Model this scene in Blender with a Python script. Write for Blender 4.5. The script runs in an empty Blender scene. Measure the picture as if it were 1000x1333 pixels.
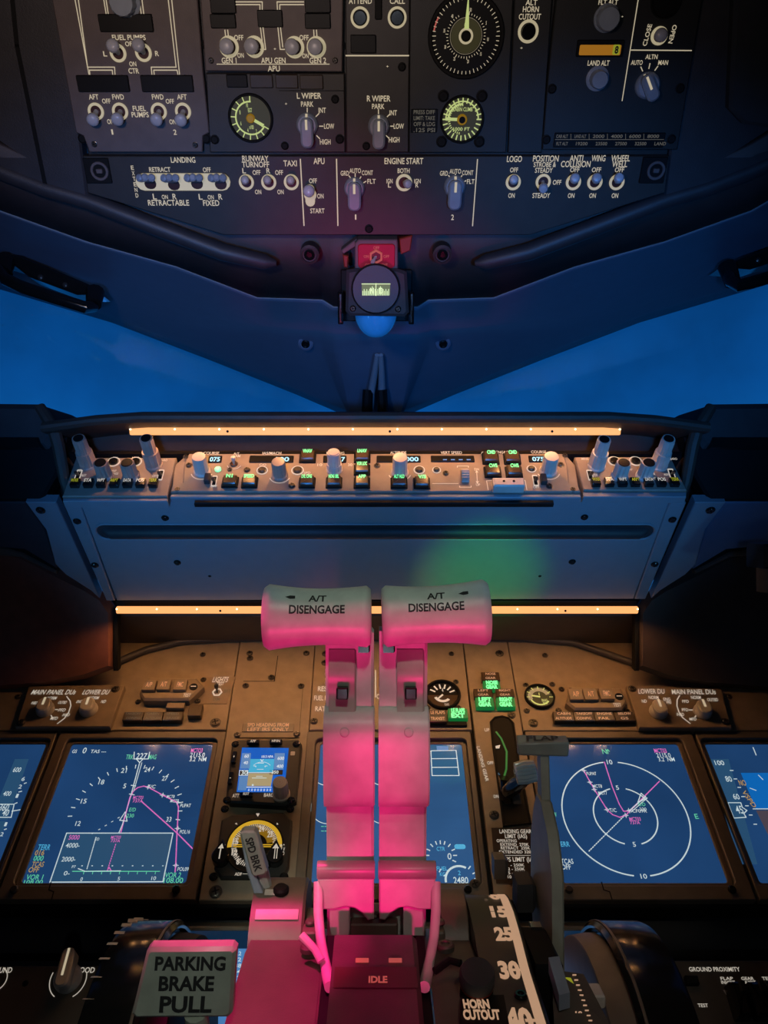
import bpy, bmesh, math, random
from mathutils import Vector, Matrix
random.seed(7)
S = bpy.context.scene
COL = S.collection
PI = math.pi

# ------------------------------------------------------------------ camera, world, lamps, exposure
F, CX, CY = 1020.0, 489.0, 666.5          # focal length and principal point in photograph pixels
PITCH = math.radians(15)
C0 = Vector((0, 0, 1.15))
AX = Vector((0, math.cos(PITCH), math.sin(PITCH)))     # viewing axis
UP = Vector((0, -math.sin(PITCH), math.cos(PITCH)))
XX = Vector((1, 0, 0))
def W(x, D, v): return C0 + XX * x + AX * D + UP * v    # D metres ahead along the axis, v above it

cam = bpy.data.cameras.new('camera'); cam_o = bpy.data.objects.new('camera', cam); COL.objects.link(cam_o)
cam.sensor_fit = 'VERTICAL'; cam.sensor_height = 36; cam.lens = F / 1333 * 36
cam.shift_x = (500 - CX) / 1333
cam.clip_start = .01
cam_o.matrix_world = Matrix((XX, UP, -AX)).transposed().to_4x4(); cam_o.location = C0
S.camera = cam_o
S.view_settings.view_transform = 'Standard'; S.view_settings.look = 'None'
S.view_settings.exposure = 0.0; S.view_settings.gamma = 1; S.view_settings.use_curve_mapping = False
S.cycles.max_bounces = 6; S.cycles.use_denoising = True
S.cycles.sample_clamp_indirect = 3

wd = bpy.data.worlds.new('dusk_sky'); S.world = wd; wd.use_nodes = True
nt = wd.node_tree; bg = nt.nodes['Background']
tc = nt.nodes.new('ShaderNodeTexCoord'); sx = nt.nodes.new('ShaderNodeSeparateXYZ')
nt.links.new(tc.outputs['Generated'], sx.inputs[0])
rp = nt.nodes.new('ShaderNodeValToRGB'); nt.links.new(sx.outputs['Z'], rp.inputs[0])
for i, (p, c) in enumerate([(.30, (.004, .108, .36, 1)), (.38, (.0025, .075, .28, 1)), (.52, (.0015, .042, .16, 1)), (.75, (.001, .020, .085, 1))]):
    e = rp.color_ramp.elements[i] if i < 2 else rp.color_ramp.elements.new(p)
    e.position = p; e.color = c
nz = nt.nodes.new('ShaderNodeTexNoise'); nz.inputs['Scale'].default_value = 7; nz.inputs['Detail'].default_value = 6
nt.links.new(tc.outputs['Generated'], nz.inputs['Vector'])
mr = nt.nodes.new('ShaderNodeMapRange'); mr.inputs[1].default_value = .35; mr.inputs[2].default_value = .75
mr.inputs[3].default_value = .84; mr.inputs[4].default_value = 1.32
nt.links.new(nz.outputs[0], mr.inputs[0])
mx = nt.nodes.new('ShaderNodeVectorMath'); mx.operation = 'SCALE'
nt.links.new(rp.outputs[0], mx.inputs[0]); nt.links.new(mr.outputs[0], mx.inputs['Scale'])
nt.links.new(mx.outputs[0], bg.inputs[0]); bg.inputs[1].default_value = 1.0

def lamp(name, typ, pos, power, col, aim=None, size=.05, **k):
    l = bpy.data.lights.new(name, typ); l.energy = power; l.color = col
    if typ == 'AREA': l.shape = 'DISK'; l.size = size
    else: l.shadow_soft_size = size
    if typ == 'SPOT': l.spot_size = math.radians(k['cone']); l.spot_blend = k.get('blend', 1)
    o = bpy.data.objects.new(name, l); COL.objects.link(o); o.location = pos
    if aim is not None: o.rotation_euler = (aim - pos).to_track_quat('-Z', 'Y').to_euler()
    return o
LA = dict(blue=3.4, fill=.8, liner=14.0, mag=2.2, mag2=60, dome=4.4, dome2=4.5, under=2.2, flap=2.6, green=18.0, red=3.2, warm=5.2, ledu=.095, ledl=.13)
# unseen blue fill spots, added for the glareshield front panel and the windscreen liner
for s in (-1, 1):
    lamp('cabin_blue_lamp', 'SPOT', W(s * .55, .32, -.25), LA['blue'], (.10, .50, .95), W(s * .13, .90, -.06), .02, cone=46, blend=1)
    lamp('cabin_liner_lamp', 'SPOT', W(s * .12, .08, -.02), LA['liner'], (.04, .30, 1), W(s * .22, .98, .20), .02, cone=46, blend=1)
lamp('cabin_fill_lamp', 'POINT', W(0, -.35, -.30), LA['fill'], (.75, .85, 1), size=.05)  # unseen fill light added behind the viewpoint
# magenta lamps: two low behind the thrust levers, one over the left of the pedestal
for x, v, k in ((-.03, -.11, .10), (.03, -.11, .16), (-.03, -.19, 1.1), (.03, -.19, 1.1), (-.03, -.275, 1.5), (.03, -.275, 1.5)):
    lamp('magenta_lever_lamp', 'SPOT', W(x, .24, -.245), LA['mag'] * k, (1, .002, .19), W(x * .55, .57, v), .008, cone=20, blend=.9)
for s in (-1, 1):
    lamp('magenta_handle_lamp', 'SPOT', W(s * .05, .36, -.27), LA['under'], (1, .008, .20), W(s * .042, .552, -.082), .008, cone=26, blend=.8)
lamp('magenta_pedestal_lamp', 'SPOT', W(-.24, .50, .50), LA['mag2'], (1, .010, .21), W(-.080, .520, -.305), .006, cone=12, blend=.5)
# pale spots from above with no fixture, added to brighten the levers and handles
lamp('dome_lamp', 'SPOT', W(.03, .05, .42), LA['dome'], (.80, 1, .82), W(-.0, .57, -.065), .02, cone=19, blend=.8)
lamp('dome_lamp', 'SPOT', W(0, -.05, .25), LA['dome2'], (.92, 1, .86), W(-.125, .46, -.285), .02, cone=17, blend=.8)
lamp('dome_lamp', 'SPOT', W(.10, .0, .25), LA['flap'], (1, .92, .80), W(.125, .58, -.26), .02, cone=26, blend=.8)
lamp('dome_lamp', 'SPOT', W(-.16, .0, .20), LA['flap'] * 3, (.95, 1, .85), W(-.092, .60, -.27), .02, cone=13, blend=.8)
lamp('green_spot_lamp', 'SPOT', W(.16, .1, -.12), LA['green'], (.10, 1, .04), W(.126, .93, -.08), .01, cone=13, blend=1)
lamp('red_spot_lamp', 'SPOT', W(-.1, .15, -.2), LA['red'], (1, .03, .14), W(-.045, .78, .285), .01, cone=17, blend=1)
lamp('warm_reading_lamp', 'SPOT', W(-.15, .05, .12), LA['warm'], (1, .76, .66), W(-.12, .70, .42), .03, cone=72, blend=1)  # unseen warm spot added to lift the overhead panel

# ------------------------------------------------------------------ materials
MATS = {}
def mat(name, col, rough=.5, metal=0, em=None, es=1.0, coat=0, var=.12, bump=.0, scale=60, trans=0, spec=.5):
    m = bpy.data.materials.new(name); m.use_nodes = True; n = m.node_tree; b = n.nodes['Principled BSDF']
    b.inputs['Roughness'].default_value = rough; b.inputs['Metallic'].default_value = metal
    b.inputs['Coat Weight'].default_value = coat; b.inputs['Coat Roughness'].default_value = .06
    b.inputs['Transmission Weight'].default_value = trans; b.inputs['Specular IOR Level'].default_value = spec
    t = n.nodes.new('ShaderNodeTexCoord'); z = n.nodes.new('ShaderNodeTexNoise')
    z.inputs['Scale'].default_value = scale; z.inputs['Detail'].default_value = 4
    n.links.new(t.outputs['Object'], z.inputs['Vector'])
    r = n.nodes.new('ShaderNodeValToRGB')
    r.color_ramp.elements[0].position = .3; r.color_ramp.elements[1].position = .7
    r.color_ramp.elements[0].color = [c * (1 - var) for c in col] + [1]
    r.color_ramp.elements[1].color = [min(1, c * (1 + var)) for c in col] + [1]
    n.links.new(z.outputs[0], r.inputs[0]); n.links.new(r.outputs[0], b.inputs['Base Color'])
    if bump:
        z2 = n.nodes.new('ShaderNodeTexNoise'); z2.inputs['Scale'].default_value = 900
        n.links.new(t.outputs['Object'], z2.inputs['Vector'])
        u = n.nodes.new('ShaderNodeBump'); u.inputs['Strength'].default_value = bump; u.inputs['Distance'].default_value = .0006
        n.links.new(z2.outputs[0], u.inputs['Height']); n.links.new(u.outputs[0], b.inputs['Normal'])
    if em:
        b.inputs['Emission Color'].default_value = (*em, 1); b.inputs['Emission Strength'].default_value = es
    MATS[name] = m; return m
def lit(name, em, es=1.0, base=None): return mat(name, base or [min(1, c * .5) for c in em], .5, em=em, es=es, var=.02)
mat('panel_light', (.115, .088, .085), .55, bump=.2)      # lighter grey plates
mat('panel_dark', (.028, .024, .021), .5, bump=.2)
mat('panel_black', (.0115, .012, .0115), .5, bump=.2)
mat('main_panel', (.235, .188, .136), .5, bump=.25)      # brown-grey instrument board
mat('unit_brown', (.205, .160, .115), .45, bump=.2)
mat('bezel', (.115, .094, .073), .45, bump=.2)
mat('mcp_panel', (.25, .205, .165), .5, bump=.2)
mat('blue_panel', (.20, .235, .27), .42, bump=.1, var=.03)
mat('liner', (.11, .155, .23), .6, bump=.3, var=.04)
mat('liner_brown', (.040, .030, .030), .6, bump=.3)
mat('trim_dark', (.032, .030, .034), .5, bump=.3)
mat('valance', (.050, .036, .028), .55, bump=.4)
mat('pad_red', (.20, .075, .05), .5, bump=.4)
mat('black_gloss', (.008, .008, .008), .15)
mat('black', (.007, .007, .007), .6, spec=.15)
mat('black_soft', (.030, .030, .031), .75, bump=.4)
mat('rubber', (.022, .022, .022), .8, bump=.4)
mat('knob_grey', (.40, .38, .35), .4)
mat('knob_blue', (.26, .30, .36), .38)
mat('knob_brown', (.36, .27, .22), .4)
mat('knob_pale', (.56, .50, .44), .42)
mat('tip_white', (.46, .47, .52), .35)
mat('screw_steel', (.10, .09, .08), .35, metal=.8)
mat('chrome', (.5, .5, .5), .2, metal=1)
mat('lever_white', (.58, .60, .56), .36, spec=.35)
mat('idle_red', (.06, .012, .012), .45)
mat('quad_grey', (.085, .07, .055), .45, bump=.2)
mat('quad_plate', (.13, .10, .075), .45, bump=.2)
mat('drum_black', (.016, .014, .013), .4)
mat('flap_plastic', (.30, .31, .25), .45, coat=.05)
mat('clear_plastic', (.50, .50, .44), .15, coat=.8)
mat('placard_white', (.30, .32, .27), .35)
mat('ink', (.01, .01, .01), .6)
mat('deck', (.03, .03, .03), .7)
mat('ann_black', (.006, .006, .006), .45, spec=.2)
mat('ann_brown', (.05, .032, .018), .3)
mat('red_plate', (.16, .005, .01), .4, em=(.10, .001, .006), es=1)
mat('orange_red', (.2, .03, .01), .5)
mat('lens_blue', (.05, .30, .62), .12, em=(.004, .10, .30), es=.30, coat=.6)  # bowl is no lamp; a faint glow is put into its colour
lit('legend', (.62, .53, .36), .68)
lit('legend_dim', (.11, .10, .075), .7)
lit('legend_white', (.55, .50, .42), .8)
lit('legend_warm', (.55, .33, .20), .75)
lit('legend_red', (.5, .10, .08), .6)
lit('ring_cream', (.55, .47, .29), .62, base=(.35, .33, .25))
lit('ring_dim', (.28, .24, .15), .5, base=(.25, .23, .18))
mat('hole_red', (.05, .012, .008), .4)
lit('gauge_green', (.45, .52, .18), .9)
lit('gauge_glow', (.05, .045, .010), .4, base=(.02, .02, .01))
lit('gauge_amber', (.55, .33, .02), .9)
lit('amber_glow', (.20, .105, .003), .9)
lit('amber_lcd', (.30, .12, .006), .9)
lit('green_lit', (.16, .95, .36), 1.1)
lit('green_pale', (.35, .95, .50), 1.0)
lit('green_dim', (.005, .15, .03), .8)
lit('olive_lit', (.34, .36, .02), .6)
lit('cyan_digit', (.25, .62, .85), 1.0)
lit('blue_digit', (.08, .22, .55), 1.0)
lit('led_strip', (1.0, .43, .145), 1.2, base=(.02, .015, .01))
lit('led_dot', (1.0, .72, .42), 3.5)
lit('compass_green', (.10, .14, .02), .9)
lit('compass_mark', (.62, .80, .35), .95)
lit('sym_white', (.55, .68, .72), .85)
lit('sym_green', (.12, .62, .38), .8)
lit('sym_magenta', (.70, .16, .55), .8)
lit('sym_cyan', (.08, .45, .75), .8)
lit('sym_amber', (.55, .36, .12), .7)
lit('sym_dim', (.20, .30, .40), .7)
lit('sky_cyan', (.02, .36, .62), .9)
lit('ground_tan', (.36, .31, .17), .8)
lit('tape_blue', (.07, .22, .50), .8)
lit('tape_grey', (.02, .075, .16), .9)
lit('pfd_sky', (.004, .13, .46), .9)
lit('pfd_ground', (.07, .055, .075), .9)
lit('glow_blue', (.02, .10, .20), .7)
def screenmat(name, c):
    m = mat(name, (.004, .006, .01), .12, em=c, es=1, var=0, coat=.4)
    n = m.node_tree; b = n.nodes['Principled BSDF']
    t = n.nodes.new('ShaderNodeTexCoord'); z = n.nodes.new('ShaderNodeTexNoise'); z.inputs['Scale'].default_value = 9
    n.links.new(t.outputs['Object'], z.inputs['Vector'])
    r = n.nodes.new('ShaderNodeValToRGB'); r.color_ramp.elements[0].position = .3; r.color_ramp.elements[1].position = .72
    r.color_ramp.elements[0].color = [x * .85 for x in c] + [1]; r.color_ramp.elements[1].color = [x * 1.2 for x in c] + [1]
    n.links.new(z.outputs[0], r.inputs[0]); n.links.new(r.outputs[0], b.inputs['Emission Color'])
screenmat('screen_blue', (.011, .046, .135))
screenmat('screen_mid', (.025, .085, .21))
screenmat('screen_isfd', (.01, .11, .52))
screenmat('screen_dark', (.004, .018, .045))
mg = bpy.data.materials.new('window_glass'); mg.use_nodes = True; n = mg.node_tree; n.nodes.clear()
o_ = n.nodes.new('ShaderNodeOutputMaterial'); a_ = n.nodes.new('ShaderNodeBsdfTransparent'); g_ = n.nodes.new('ShaderNodeBsdfGlossy')
g_.inputs['Roughness'].default_value = .05; a_.inputs[0].default_value = (.93, .96, 1, 1)
m_ = n.nodes.new('ShaderNodeMixShader'); f_ = n.nodes.new('ShaderNodeTexNoise'); f_.inputs['Scale'].default_value = 6
q_ = n.nodes.new('ShaderNodeMapRange'); q_.inputs[1].default_value = .4; q_.inputs[2].default_value = .8; q_.inputs[3].default_value = .02; q_.inputs[4].default_value = .06
n.links.new(f_.outputs[0], q_.inputs[0]); n.links.new(q_.outputs[0], m_.inputs[0])
n.links.new(a_.outputs[0], m_.inputs[1]); n.links.new(g_.outputs[0], m_.inputs[2]); n.links.new(m_.outputs[0], o_.inputs[0])
MATS['window_glass'] = mg

# ------------------------------------------------------------------ frames and mesh builder
class Fr:
    """A flat frame in the cockpit: origin O, right X, up U, out N."""
    def __init__(s, O, U, N=None, X=XX):
        s.O = O; s.X = X; s.U = U.normalized(); s.N = (N or s.X.cross(s.U)).normalized()
    def l(s, px, py, h=0):                              # where the sight line of a photograph point meets the frame's plane raised by h
        r = XX * ((px - CX) / F) + AX + UP * ((CY - py) / F)
        t = ((s.O + s.N * h - C0).dot(s.N)) / r.dot(s.N)
        return s.w(C0 + r * t)
    def w(s, p): q = p - s.O; return Vector((q.dot(s.X), q.dot(s.U), q.dot(s.N)))
    def k(s, x, D, v): return s.w(W(x, D, v))
    def p(s, px, py, D): return s.w(W((px - CX) / F * D, D, (CY - py) / F * D))
    def at(s, px, py, h=0): q = s.l(px, py, h); return Fr(s.O + s.X * q.x + s.U * q.y + s.N * q.z, s.U, s.N, s.X)
    def matrix(s): return Matrix((s.X, s.U, s.N)).transposed().to_4x4()
def dv(D, v): return AX * D + UP * v
def pl(D, y, uD, uv): return Fr(W(0, D, (CY - y) / F * D), dv(uD, uv))
OH = pl(.74, 200, -.579, .815)
MP = Fr(W(0, .942, -.277), dv(.796, .605))
MC = Fr(W(0, .85, .0217), dv(.656, .755))
BL = Fr(W(0, .845, .009), dv(-.716, .698))
VA = Fr(W(0, .985, -.1294), dv(-.85, .527))
PA = Fr(W(0, .985, -.1294), dv(-.12, .993))
LP = pl(.78, 1250, .75, .66)
QD = Fr(W(0, .54, -.302), dv(1, 0))
KF = Fr(C0.copy(), UP, -AX)
def KFr(x, D, v): return Fr(W(x, D, v), UP, -AX)

TXT = {}
tcu = bpy.data.curves.new('t', 'FONT'); tob = bpy.data.objects.new('t', tcu); COL.objects.link(tob)
tcu.resolution_u = 3; tcu.align_x = 'CENTER'
def text_mesh(s, bold=.0):
    if (s, bold) in TXT: return TXT[(s, bold)]
    tcu.body = s; tcu.offset = bold
    dg = bpy.context.evaluated_depsgraph_get(); dg.update()
    me = bpy.data.meshes.new_from_object(tob.evaluated_get(dg))
    v = [x.co.copy() for x in me.vertices]; f = [tuple(p.vertices) for p in me.polygons]
    bpy.data.meshes.remove(me)
    if not v: TXT[(s, bold)] = ([], [], 1); return TXT[(s, bold)]
    x0, x1 = min(q.x for q in v), max(q.x for q in v)
    v = [(q.x - (x0 + x1) / 2, q.y / .69 - .5) for q in v]
    TXT[(s, bold)] = (v, f, x1 - x0); return TXT[(s, bold)]

def rrect(w, h, r=.002, cx=0, cy=0, n=3):
    r = min(r, w / 2 - 1e-5, h / 2 - 1e-5); out = []
    for (sx_, sy_, a0) in ((1, 1, 0), (-1, 1, 90), (-1, -1, 180), (1, -1, 270)):
        for i in range(n + 1):
            a = math.radians(a0 + 90 * i / n)
            out.append((cx + sx_ * (w / 2 - r) + r * math.cos(a), cy + sy_ * (h / 2 - r) + r * math.sin(a)))
    return out
def ngon(r, n=24, cx=0, cy=0, a0=0): return [(cx + r * math.cos(a0 + 2 * PI * i / n), cy + r * math.sin(a0 + 2 * PI * i / n)) for i in range(n)]
def inset(o, d):
    """Shrink a convex-ish outline by d."""
    n = len(o); A = sum(o[i][0] * o[(i + 1) % n][1] - o[(i + 1) % n][0] * o[i][1] for i in range(n)); sg = 1 if A > 0 else -1
    out = []
    for i in range(n):
        p, q, r = Vector(o[i - 1]), Vector(o[i]), Vector(o[(i + 1) % n])
        a, b = (q - p), (r - q)
        if a.length < 1e-7 or b.length < 1e-7: out.append(tuple(q)); continue
        a.normalize(); b.normalize()
        m = Vector((-a.y - b.y, a.x + b.x)) * sg; c = 1 + a.dot(b)
        out.append(tuple(q + m * (d / max(c, .35))))
    return out

class MB:
    def __init__(s): s.v = []; s.f = []; s.m = []; s.mats = []
    def mi(s, m):
        if m not in s.mats: s.mats.append(m)
        return s.mats.index(m)
    def add(s, V, Fc, m):
        b = len(s.v); s.v += [tuple(x) for x in V]; k = s.mi(m)
        for f in Fc: s.f.append([b + i for i in f]); s.m.append(k)
        return s
    def prism(s, o, z0, z1, m, ch=0, mtop=None, conv=None):
        """Outline o (2-D) raised from z0 to z1, chamfered by ch; conv maps (x, y, z) elsewhere."""
        n = len(o); L = [[(x, y, z0) for x, y in o]]
        if ch: L += [[(x, y, z1 - ch) for x, y in o], [(x, y, z1) for x, y in inset(o, ch)]]
        else: L += [[(x, y, z1) for x, y in o]]
        V = [p for r in L for p in r]
        if conv: V = [conv(*p) for p in V]
        Fc = [[r * n + i, r * n + (i + 1) % n, (r + 1) * n + (i + 1) % n, (r + 1) * n + i] for r in range(len(L) - 1) for i in range(n)]
        s.add(V, Fc + [list(range(n - 1, -1, -1))], m)
        b = len(s.v) - n; s.f.append(list(range(b, b + n))); s.m.append(s.mi(mtop or m)); return s
    def flat(s, o, z, m): return s.add([(x, y, z) for x, y in o], [list(range(len(o)))], m)
    def frame(s, o, i, z0, z1, m, ch=.001, zi=None):
        """A ring between outline o and opening i (same point count)."""
        n = len(o); zi = z0 if zi is None else zi
        L = [[(x, y, z0) for x, y in o], [(x, y, z1 - ch) for x, y in o], [(x, y, z1) for x, y in inset(o, ch)],
             [(x, y, z1) for x, y in inset(i, -ch)], [(x, y, z1 - ch) for x, y in i], [(x, y, zi) for x, y in i]]
        V = [p for r in L for p in r]
        Fc = [[r * n + k, r * n + (k + 1) % n, (r + 1) * n + (k + 1) % n, (r + 1) * n + k] for r in range(5) for k in range(n)]
        return s.add(V, Fc, m)
    def lathe(s, prof, m, pos=(0, 0, 0), axis=(0, 0, 1), n=24, fl=None, cap=True, up=(0, 1, .01)):
        ax = Vector(axis).normalized(); a = Vector(up).cross(ax).normalized(); b = ax.cross(a); pos = Vector(pos)
        V = []
        for (r, z, *_) in prof:
            for i in range(n):
                t = 2 * PI * i / n; rr = r
                if fl and _ : rr = r * (1 - fl[1] * (.5 + .5 * math.cos(fl[0] * t)))
                V.append(pos + ax * z + (a * math.cos(t) + b * math.sin(t)) * rr)
        Fc = [[k * n + i, k * n + (i + 1) % n, (k + 1) * n + (i + 1) % n, (k + 1) * n + i] for k in range(len(prof) - 1) for i in range(n)]
        if cap: Fc += [list(range(n - 1, -1, -1)), list(range((len(prof) - 1) * n, len(prof) * n))]
        return s.add(V, Fc, m)
    def tube(s, pts, r, m, n=8, flatn=None):
        pts = [Vector(p) for p in pts]; R = r if isinstance(r, (list, tuple)) else [r] * len(pts); V = []; u = None
        for i, p in enumerate(pts):
            d = (pts[min(i + 1, len(pts) - 1)] - pts[max(i - 1, 0)]).normalized()
            if u is None: u = d.orthogonal().normalized()
            u = (u - d * u.dot(d)).normalized(); w_ = d.cross(u)
            V += [p + (u * math.cos(2 * PI * k / n) + w_ * math.sin(2 * PI * k / n)) * R[i] for k in range(n)]
        Fc = [[j * n + k, j * n + (k + 1) % n, (j + 1) * n + (k + 1) % n, (j + 1) * n + k] for j in range(len(pts) - 1) for k in range(n)]
        return s.add(V, Fc + [list(range(n - 1, -1, -1)), list(range((len(pts) - 1) * n, len(pts) * n))], m)
    def line(s, pts, w_, m, z=.0006, closed=False):
        """Flat printed stroke through 2-D points."""
        P_ = [Vector(p[:2]) for p in pts]
        if closed: P_.append(P_[0])
        for a, b in zip(P_, P_[1:]):
            d = b - a
            if d.length < 1e-7: continue
            d.normalize(); q = Vector((-d.y, d.x)) * (w_ / 2); e = d * (w_ * .3)
            s.add([(*(a - e + q), z), (*(a - e - q), z), (*(b + e - q), z), (*(b + e + q), z)], [[0, 1, 2, 3]], m)
        return s
    def arc(s, c, r, a0, a1, w_, m, z=.0006, n=40):
        a = [math.radians(a0 + (a1 - a0) * i / n) for i in range(n + 1)]
        V = []
        for t in a: V += [(c[0] + (r - w_ / 2) * math.cos(t), c[1] + (r - w_ / 2) * math.sin(t), z), (c[0] + (r + w_ / 2) * math.cos(t), c[1] + (r + w_ / 2) * math.sin(t), z)]
        return s.add(V, [[2 * i, 2 * i + 1, 2 * i + 3, 2 * i + 2] for i in range(n)], m)
    def ticks(s, c, r0, r1, angs, w_, m, z=.0006):
        for t in angs:
            t = math.radians(t); s.line([(c[0] + r0 * math.cos(t), c[1] + r0 * math.sin(t)), (c[0] + r1 * math.cos(t), c[1] + r1 * math.sin(t))], w_, m, z)
        return s
    def txt(s, t, c, h, m, w_=None, z=.0006, rot=0, sh=0, bold=.012, conv=None):
        v, f, tw = text_mesh(t, bold)
        if not v: return s
        kx = (w_ / tw) if w_ else h * .62; ca, sa = math.cos(rot), math.sin(rot); V = []
        for x, y in v:
            X, Y = x * kx + y * h * sh, y * h
            V.append((c[0] + X * ca - Y * sa, c[1] + X * sa + Y * ca, z))
        if conv: V = [conv(*p) for p in V]
        return s.add(V, f, m)
    def build(s, name, parent=None, fr=None, sharp=32):
        me = bpy.data.meshes.new(name); me.from_pydata(s.v, [], s.f)
        for m in s.mats: me.materials.append(MATS[m])
        me.polygons.foreach_set('material_index', s.m)
        b = bmesh.new(); b.from_mesh(me); bmesh.ops.recalc_face_normals(b, faces=b.faces[:]); b.to_mesh(me); b.free()
        me.polygons.foreach_set('use_smooth', [True] * len(me.polygons)); me.set_sharp_from_angle(angle=math.radians(sharp))
        o = bpy.data.objects.new(name, me); COL.objects.link(o)
        if parent is not None: o.parent = parent
        elif fr is not None: o.matrix_world = Matrix.Translation(fr.O) @ fr.matrix()
        return o

def tag(o, label=None, cat=None, group=None, kind=None):
    if label: o['label'] = label
    if cat: o['category'] = cat
    if group: o['group'] = group
    if kind: o['kind'] = kind
    return o
def thing(name, label, cat, fr, group=None):
    o = bpy.data.objects.new(name, None); o.empty_display_size = .02; COL.objects.link(o)
    o.matrix_world = Matrix.Translation(fr.O) @ fr.matrix()
    return tag(o, label, cat, group)
def struct(o): o['kind'] = 'structure'; return o
def cr(s, ox, oy): return lambda a, b: (ox + a * s, oy + b * s)

class Unit:
    """A thing built on a frame: helpers take photograph points and turn them into the frame's own metres."""
    def __init__(s, name, label, cat, base, px, py, h=0, group=None, c=None):
        s.fr = base.at(px, py, h); s.root = thing(name, label, cat, s.fr, group); s.c = c or (lambda a, b: (a, b)); s.let = MB()
        s.sc = c((1), 0)[0] - c(0, 0)[0] if c else 1
    def q(s, a, b, h=0): v = s.fr.l(*s.c(a, b), h); return (v.x, v.y)
    def poly(s, pts, h=0): return [s.q(a, b, h) for a, b in pts]
    def box(s, a0, b0, a1, b1, h=0, r=.001): 
        x, y = s.q((a0 + a1) / 2, (b0 + b1) / 2, h); w_ = s.len(a0, a1, (b0 + b1) / 2); hh = s.hei(b0, b1, (a0 + a1) / 2)
        return rrect(w_, hh, r, x, y)
    def len(s, a0, a1, b): return abs(s.q(a1, b)[0] - s.q(a0, b)[0])
    def hei(s, b0, b1, a): return abs(s.q(a, b0)[1] - s.q(a, b1)[1])
    def T(s, t, a, b, h=20, w=None, m='legend', z=.0007, rot=0, sh=0, mb=None, bold=.012):
        x, y = s.q(a, b); hh = s.hei(b - h / 2, b + h / 2, a); ww = s.len(a - w / 2, a + w / 2, b) if w else None
        if rot and w: ww = s.hei(b - w / 2, b + w / 2, a); hh = s.len(a - h / 2, a + h / 2, b)
        (mb or s.let).txt(t, (x, y), hh, m, ww, z, rot, sh, bold)
    def L(s, pts, w=3, m='legend', z=.0007, mb=None, closed=False):
        o = [s.q(a, b) for a, b in pts]; (mb or s.let).line(o, s.len(pts[0][0], pts[0][0] + w, pts[0][1]), m, z, closed)
    def part(s, name, mb, parent=None, label=None, sharp=32):
        o = mb.build(name, parent or s.root, sharp=sharp)
        if label: o['label'] = label
        return o
    def done(s, name='lettering'):
        if s.let.v: s.part(name, s.let)
    # --- common fittings
    def screw(s, a, b, r=.0028, h=0, m='screw_steel'):
        x, y = s.q(a, b); mb = MB(); mb.lathe([(r * 1.25, h), (r * 1.25, h + .0006), (r, h + .0008), (r, h + .0018), (r * .8, h + .0024)], m, (x, y, 0), n=14)
        mb.line([(x - r * .6, y - r * .2), (x + r * .6, y + r * .2)], r * .28, 'black', h + .0026)
        mb.line([(x + r * .2, y - r * .6), (x - r * .2, y + r * .6)], r * .28, 'black', h + .0026)
        return s.part('screw', mb)
    def toggle(s, a, b, ta, tb, ring=.0072, hgt=.016, tip=.0056, ringm='ring_cream', tipm='tip_white', hexa=False):
        x, y = s.q(a, b); t = Vector((*s.q(ta, tb, hgt), hgt)); B = Vector((x, y, -.001)); d = t - B
        mb = MB(); n = 6 if hexa else 28
        mb.frame(ngon(ring, n, x, y), ngon(ring * .68, n, x, y), -.0005, .0016, ringm, .0004)
        mb.flat(ngon(ring * .70, 20, x, y), .0004, 'hole_red')
        r_ = s.part('toggle_switch', mb)
        k = MB(); L_ = d.length
        k.lathe([(tip * .38, 0), (tip * .42, L_ * .3), (tip * .5, L_ * .5), (tip * .75, L_ * .62), (tip * .95, L_ * .75), (tip, L_ * .9), (tip * .93, L_ * .98), (tip * .7, L_ * 1.05), (tip * .3, L_ * 1.08)], tipm, B, d, 16)
        s.part('lever', k, r_); return r_
    def pointer_knob(s, a, b, r=.0105, ln=.030, wd=.0125, ang=0, hgt=.016, m='knob_blue', line='legend', off=.25, name='selector_knob'):
        """Skirt, bar grip and painted pointer line; ang turns the pointer from straight up."""
        x, y = s.q(a, b); mb = MB(); ca, sa = math.cos(ang), math.sin(ang)
        mb.lathe([(r, 0), (r, .003), (r * .92, .005), (r * .80, .0065)], m, (x, y, 0), n=28)
        rot = lambda u, v, z: (x + u * ca - v * sa, y + u * sa + v * ca, z)
        mb.prism(rrect(wd, ln, wd * .42, 0, -ln * off), .004, hgt, m, .0016, conv=rot)
        o = s.part(name, mb)
        k = MB(); k.add([rot(-wd * .09, -ln * .1, hgt + .0003), rot(wd * .09, -ln * .1, hgt + .0003), rot(wd * .09, ln * (.5 - off) - .001, hgt + .0003), rot(-wd * .09, ln * (.5 - off) - .001, hgt + .0003)], [[0, 1, 2, 3]], line)
        k.add([rot(-wd * .09, r * .72, .0072), rot(wd * .09, r * .72, .0072), rot(wd * .09, r * .97, .0052), rot(-wd * .09, r * .97, .0052)], [[0, 1, 2, 3]], line)
        s.part('pointer_line', k, o); return o
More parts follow.
